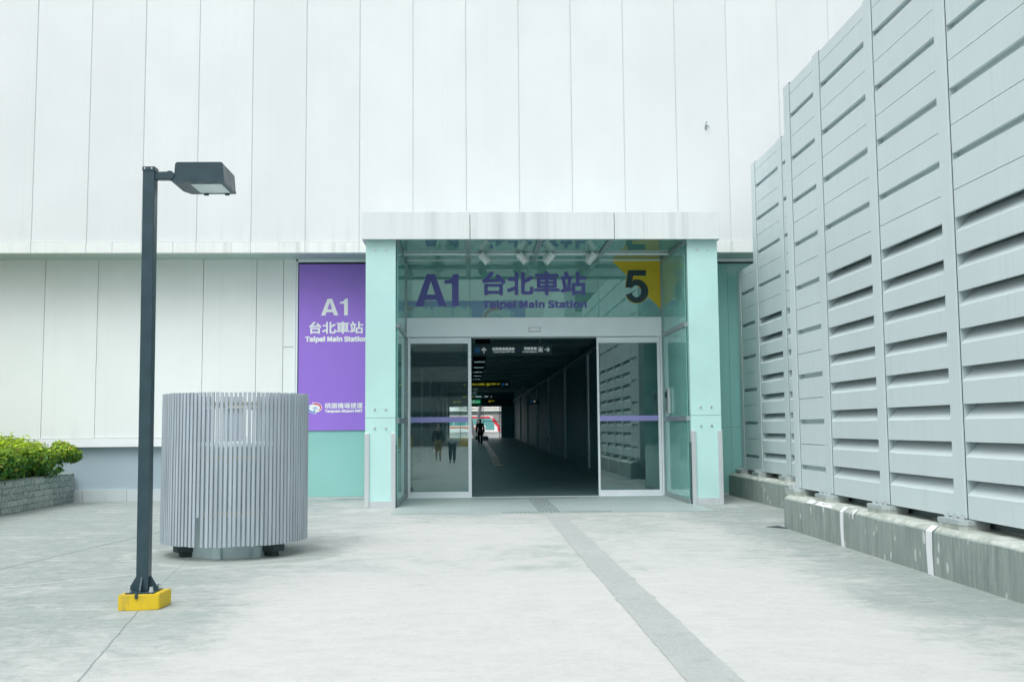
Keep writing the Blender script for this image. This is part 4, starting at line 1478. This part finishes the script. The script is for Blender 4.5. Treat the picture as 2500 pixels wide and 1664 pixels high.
def person(label, loc, face, h, top, legs, skirt=None, long_hair=False, mask=False, stride=.16, bend=0.0, carry=False):
    """face: angle of the way they look (0 = +Y). modelled at the origin looking to +Y, then turned"""
    t = thing('person', label, 'person', (0, 0, 0))
    k = h / 1.70

    def J(x, y, z, r):
        # bend the upper body forward about the hips
        if bend and z > .93:
            d = z - .93
            y, z = y + math.sin(bend) * d, .93 + math.cos(bend) * d
        return (x * k, y * k, z * k, r * k if not isinstance(r, tuple) else tuple(q * k for q in r))
    s = stride
    B = {'pelvis': J(0, 0, .93, (.125, .10)), 'waist': J(0, 0, 1.06, (.115, .09)), 'chest': J(0, .0, 1.27, (.145, .10)), 'collar': J(0, 0, 1.40, (.12, .075)), 'neck': J(0, 0, 1.47, .05), 'jaw': J(0, .02, 1.55, (.062, .07)), 'head': J(0, .005, 1.62, (.074, .092)), 'crown': J(0, 0, 1.685, (.05, .06))}
    bn = [('pelvis', 'waist'), ('waist', 'chest'), ('chest', 'collar'), ('collar', 'neck'), ('neck', 'jaw'), ('jaw', 'head'), ('head', 'crown')]
    for sd, q in (('L', -1), ('R', 1)):
        ft = s * q
        B['hip' + sd] = J(q * .085, 0, .86, .082)
        B['knee' + sd] = J(q * .09, ft * .55 + .03, .48, .055)
        B['ankle' + sd] = J(q * .09, ft, .09 + (.05 if ft < -.05 else 0), .036)
        B['toe' + sd] = J(q * .10, ft + .13, .035, .032)
        B['sh' + sd] = J(q * .17, 0, 1.375, .055)
        B['el' + sd] = J(q * .235, -.02 - ft * .3, 1.11, .04)
        B['wr' + sd] = J(q * .26, .04 - ft * .5, .875, .027)
        B['palm' + sd] = J(q * .262, .055 - ft * .5, .80, (.02, .032))
        bn += [('pelvis', 'hip' + sd), ('hip' + sd, 'knee' + sd), ('knee' + sd, 'ankle' + sd), ('ankle' + sd, 'toe' + sd), ('collar', 'sh' + sd), ('sh' + sd, 'el' + sd), ('el' + sd, 'wr' + sd), ('wr' + sd, 'palm' + sd)]
        for i, (dy, ln) in enumerate(((-.028, .06), (-.009, .075), (.010, .07), (.026, .055))):
            B['f%s%d' % (sd, i)] = J(q * .255, .055 - ft * .5 + dy, .77, .009)
            B['g%s%d' % (sd, i)] = J(q * .240, .058 - ft * .5 + dy, .77 - ln, .008)
            bn += [('palm' + sd, 'f%s%d' % (sd, i)), ('f%s%d' % (sd, i), 'g%s%d' % (sd, i))]
        B['th' + sd] = J(q * .245, .105 - ft * .5, .79, .009)
        bn += [('palm' + sd, 'th' + sd)]
    body = skinned('body', B, bn, 'skin', t)
    parts = [body]
    # jacket over torso and arms
    g = .030
    jk = {n: (v[0], v[1], v[2], tuple((r + g) for r in (v[3] if isinstance(v[3], tuple) else (v[3], v[3])))) for n, v in B.items()}
    jj = {n: jk[n] for n in ('pelvis', 'waist', 'chest', 'collar', 'shL', 'elL', 'wrL', 'shR', 'elR', 'wrR')}
    parts.append(skinned('jacket', jj, [q for q in bn if q[0] in jj and q[1] in jj], top, t))
    if skirt:
        sj = {'a': J(0, 0, .98, (.13, .11)), 'b': J(0, 0, .75, (.17, .15)), 'c': J(0, .01, .42, (.20, .19))}
        parts.append(skinned('skirt', sj, [('a', 'b'), ('b', 'c')], skirt, t))
    else:
        lj = {n: jk[n] for n in ('pelvis', 'hipL', 'kneeL', 'ankleL', 'hipR', 'kneeR', 'ankleR')}
        parts.append(skinned('trousers', lj, [q for q in bn if q[0] in lj and q[1] in lj], legs, t))
    for sd in 'LR':
        a, e = B['ankle' + sd], B['toe' + sd]
        parts.append(skinned('shoe', {'a': (a[0], a[1] - .03 * k, a[2] - .04 * k, .045 * k), 'b': (e[0], e[1], e[2], (.045 * k, .035 * k))}, [('a', 'b')], 'hair', t))
    hj = {'a': J(0, -.035, 1.56, (.07, .06)), 'b': J(0, -.015, 1.64, (.086, .095)), 'c': J(0, 0, 1.695, (.06, .07))}
    bb = [('a', 'b'), ('b', 'c')]
    if long_hair:
        hj['d'] = J(0, -.07, 1.40, (.09, .04))
        hj['e'] = J(0, -.08, 1.22, (.07, .025))
        bb += [('a', 'd'), ('d', 'e')]
    parts.append(skinned('hair', hj, bb, 'hair', t))
    # face: eyes, nose, mouth, ears
    hd = B['head']
    jw = B['jaw']
    b = MB()
    for q in (-1, 1):
        b.tube((hd[0] + q * .028 * k, hd[1] + .080 * k, hd[2] - .02 * k), (hd[0] + q * .028 * k, hd[1] + .092 * k, hd[2] - .02 * k), .010 * k, n=8)
    parts.append(b.build('eyes', 'hair', t))
    if mask:
        parts.append(skinned('face_mask', {'a': (jw[0], jw[1] + .055 * k, jw[2] + .035 * k, (.055 * k, .03 * k)), 'b': (jw[0], jw[1] + .05 * k, jw[2] - .03 * k, (.045 * k, .03 * k))}, [('a', 'b')], 'mask', t))
    m = Matrix.Translation(loc) @ Matrix.Rotation(face, 4, 'Z')
    t.matrix_world = m
    for o in parts:
        o.matrix_parent_inverse = Matrix.Identity(4)
    hands = {sd: m @ Vector(B['palm' + sd][:3]) for sd in 'LR'}
    return t, hands


_, hands = person('person in a dark jacket walking away down the passage carrying bags', (.63, 68, fz(68)), 0, 1.72, 'cloth_dark', 'cloth_dark')


def bag(label, at, w, d, h, mat):
    t = thing('carrier_bag', label, 'bag', (at.x, at.y, at.z - .05))
    b = MB()
    n0 = [(-w * .42, -d / 2), (w * .42, -d / 2), (w / 2, 0), (w * .42, d / 2), (-w * .42, d / 2), (-w / 2, 0)]
    zt = at.z - .20
    rows = []
    for z, k in ((zt - h, .86), (zt - h * .9, 1.0), (zt - h * .4, 1.05), (zt, .75)):
        rows.append([b.bm.verts.new((at.x + u * k, at.y + v * k * random.uniform(.9, 1.1), z)) for u, v in n0])
    for i in range(3):
        for j in range(6):
            b.bm.faces.new((rows[i][j], rows[i][(j + 1) % 6], rows[i + 1][(j + 1) % 6], rows[i + 1][j]))
    b.bm.faces.new(rows[0][::-1])
    b.bm.faces.new(rows[3])
    b.build('sack', mat, t)
    b = MB()
    for v in (-d * .2, d * .2):
        p0, p1, tp = Vector((at.x - w * .2, at.y + v, zt - .01)), Vector((at.x + w * .2, at.y + v, zt - .01)), Vector((at.x, at.y + v * .3, at.z - .045))
        b.tube(p0, tp, .008, n=6).tube(tp, p1, .008, n=6)
    b.build('handles', mat, t)


bag('green bag held in the left hand of the walking person', hands['L'] + Vector((.06, 0, 0)), .26, .18, .26, 'bag_green')
bag('grey bag held in the right hand of the walking person', hands['R'] + Vector((.08, 0, -.02)), .40, .24, .30, 'bag_grey')
person('person in a dark jacket, brown skirt and face mask, reflected in the left door glass', (-1.52, -3.5, 0), 0, 1.68, 'cloth_dark', 'cloth_dark', 'cloth_brown', True, True, .03)
person('person in a grey top bending forward, reflected in the left door glass', (-.80, .15, 0), R(0), 1.62, 'cloth_grey', 'cloth_dark', None, False, False, .10, R(62))


# ------------------------------------------------------------------ beyond the far exit
struct(MB().box(-90, 90, 93.7, 400, -.1, .50).build('road', 'asphalt'))
CO = thing('coach', 'red and white coach parked outside the far exit', 'coach', (-2, 140, .5))
y0, y1 = 138.6, 141.1
b = MB()
side = [(-7.5, .95), (3.9, .95), (4.05, 1.6), (3.55, 2.2), (3.0, 3.0), (2.7, 3.15), (-7.5, 3.15)]
b.prism([(u, v - .02) for u, v in side], 'y', y0, y1)
bd = b.build('body', 'coach_white', CO)
yb = y0 - .012
flat('roof_band', [(-7.5, 2.78), (2.85, 2.78), (2.55, 3.02), (-7.5, 3.02)], yb, 'red', CO, .02)
flat('pillar_band', [(2.85, 2.80), (3.25, 2.80), (3.98, 1.66), (4.03, 1.0), (3.70, 1.0), (3.62, 1.6), (3.1, 2.2)], yb, 'red', CO, .02)
flat('side_graphic', [(-7.5, 1.35), (-1.2, 1.48), (.2, 1.30), (1.8, 1.55), (.3, 1.62), (-7.5, 1.72)], yb, 'orange', CO, .02)
for i in range(6):
    x = -7.3 + i * 1.68
    flat('window', [(x, 1.85), (x + 1.58, 1.85), (x + 1.58, 2.74), (x, 2.74)], yb, 'coach_glass', CO, .015)
flat('window', [(2.0, 1.2), (3.2, 1.2), (3.2, 2.1), (2.8, 2.7), (2.0, 2.7)], yb, 'coach_glass', CO, .012)
b = MB().prism([(3.10, 2.92), (3.16, 2.92), (3.72, 2.18), (4.10, 1.62), (4.04, 1.62), (3.60, 2.18)], 'y', y0 - .05, y1 - .1)
b.build('windscreen', 'coach_glass', CO)
for x in (-5.5, 1.3):
    wheel = MB().tube((x, y0 - .03, .98), (x, y0 + .3, .98), .48, n=28).build('wheel', 'rubber', CO, True)
    MB().tube((x, y0 - .05, .98), (x, y0 - .02, .98), .24, n=20).build('hub', 'alu', wheel, True)
# V-shaped raking steel column outside
t = thing('raking_column', 'white V-shaped steel column standing outside the far exit', 'column', (.45, 97, .5))
MB().tube((.42, 97, .50), (1.25, 97, 5.4), .17, .17, 20).build('strut', 'coach_white', t, True)
MB().tube((.36, 97, .50), (-.65, 97, 5.4), .17, .17, 20).build('strut', 'coach_white', t, True)
# low station canopy building behind the coach
t = thing('terminal_building', 'long low white terminal with a ribbed roof behind the coach', 'building', (0, 175, .5))
MB().box(-40, 40, 172, 190, .45, 5.0).build('wall', 'coach_white', t)
b = MB()
b.prism([(-4.0, 4.25), (40, 4.25), (40, 4.55), (1, 4.55)], 'y', 168, 172)
for k in range(7):
    b.box(-1 - k * .3, 40, 170 - .2 * k, 190, 4.7 + k * .42, 5.0 + k * .42)
b.prism([(-40, 2.6), (-4, 4.4), (-4, 4.8), (-40, 3.1)], 'y', 165, 168)
b.build('roof', 'roofsheet', t)
MB().box(-40, 40, 171.9, 171.99, 3.9, 4.22).build('eave_shade_strip', 'alu_dark', t)  # dark strip stands in for the shade under the eave

# ------------------------------------------------------------------ across the forecourt (seen reflected in the glass)
t = thing('opposite_building', 'grey concrete building across the forecourt with window bands and a purple roof board', 'building', (-12, -46, 0))
MB().box(-60, 6, -60, -44, 0, 9.3).build('wall', 'opp', t)
for k in range(3):
    MB().box(-59, 5, -44.02, -43.98, 1.6 + k * 2.6, 2.9 + k * 2.6).build('window', 'opp_glass', t)
bd = MB().box(-11.0, 4.8, -43.9, -43.6, 9.4, 12.5).build('roof_board', 'purple', t)
yb = -43.59
text('lettering', '桃園機場捷運', (-10.2, .2, 10.6, 12.0), yb, 'white', bd, .02, False, 1)
text('lettering', 'Taoyuan Airport MRT', (-10.2, .2, 9.7, 10.4), yb, 'white', bd, .03, True, 1)
emblem(2.4, 11.0, .006, yb, bd, -1)
t = thing('opposite_building', 'pale office block across the forecourt behind the camera', 'building', (20, -60, 0))
MB().box(9, 45, -80, -52, 0, 16).build('wall', 'clad_low', t)
for k in range(4):
    MB().box(10, 44, -52.0, -51.96, 2 + k * 3.5, 3.8 + k * 3.5).build('window', 'opp_glass', t)

# yellow taxi behind the camera
t = thing('taxi', 'yellow taxi parked across the forecourt, reflected in the door glass', 'car', (1.4, -20, 0))
ty = -20.0
side = [(-2.2, .35), (2.2, .35), (2.25, .75), (2.0, .88), (1.2, .95), (.55, 1.42), (-.9, 1.45), (-1.6, 1.0), (-2.2, .92)]
MB().prism([(u + 1.5, v) for u, v in side], 'y', ty - .85, ty + .85).build('body', 'taxi', t)
for q in (ty + .852, ty - .866):
    MB().prism([(u + 1.5, v) for u, v in ((1.0, .97), (.48, 1.36), (-.1, 1.38), (-.1, .97))], 'y', q, q + .014).build('window', 'opp_glass', t)
    MB().prism([(u + 1.5, v) for u, v in ((-.2, .97), (-.2, 1.38), (-.85, 1.39), (-1.35, 1.0))], 'y', q, q + .014).build('window', 'opp_glass', t)
for x in (.15, 2.9):
    for q in (ty - .88, ty + .70):
        wl = MB().tube((x, q, .33), (x, q + .18, .33), .33, n=24).build('wheel', 'rubber', t, True)
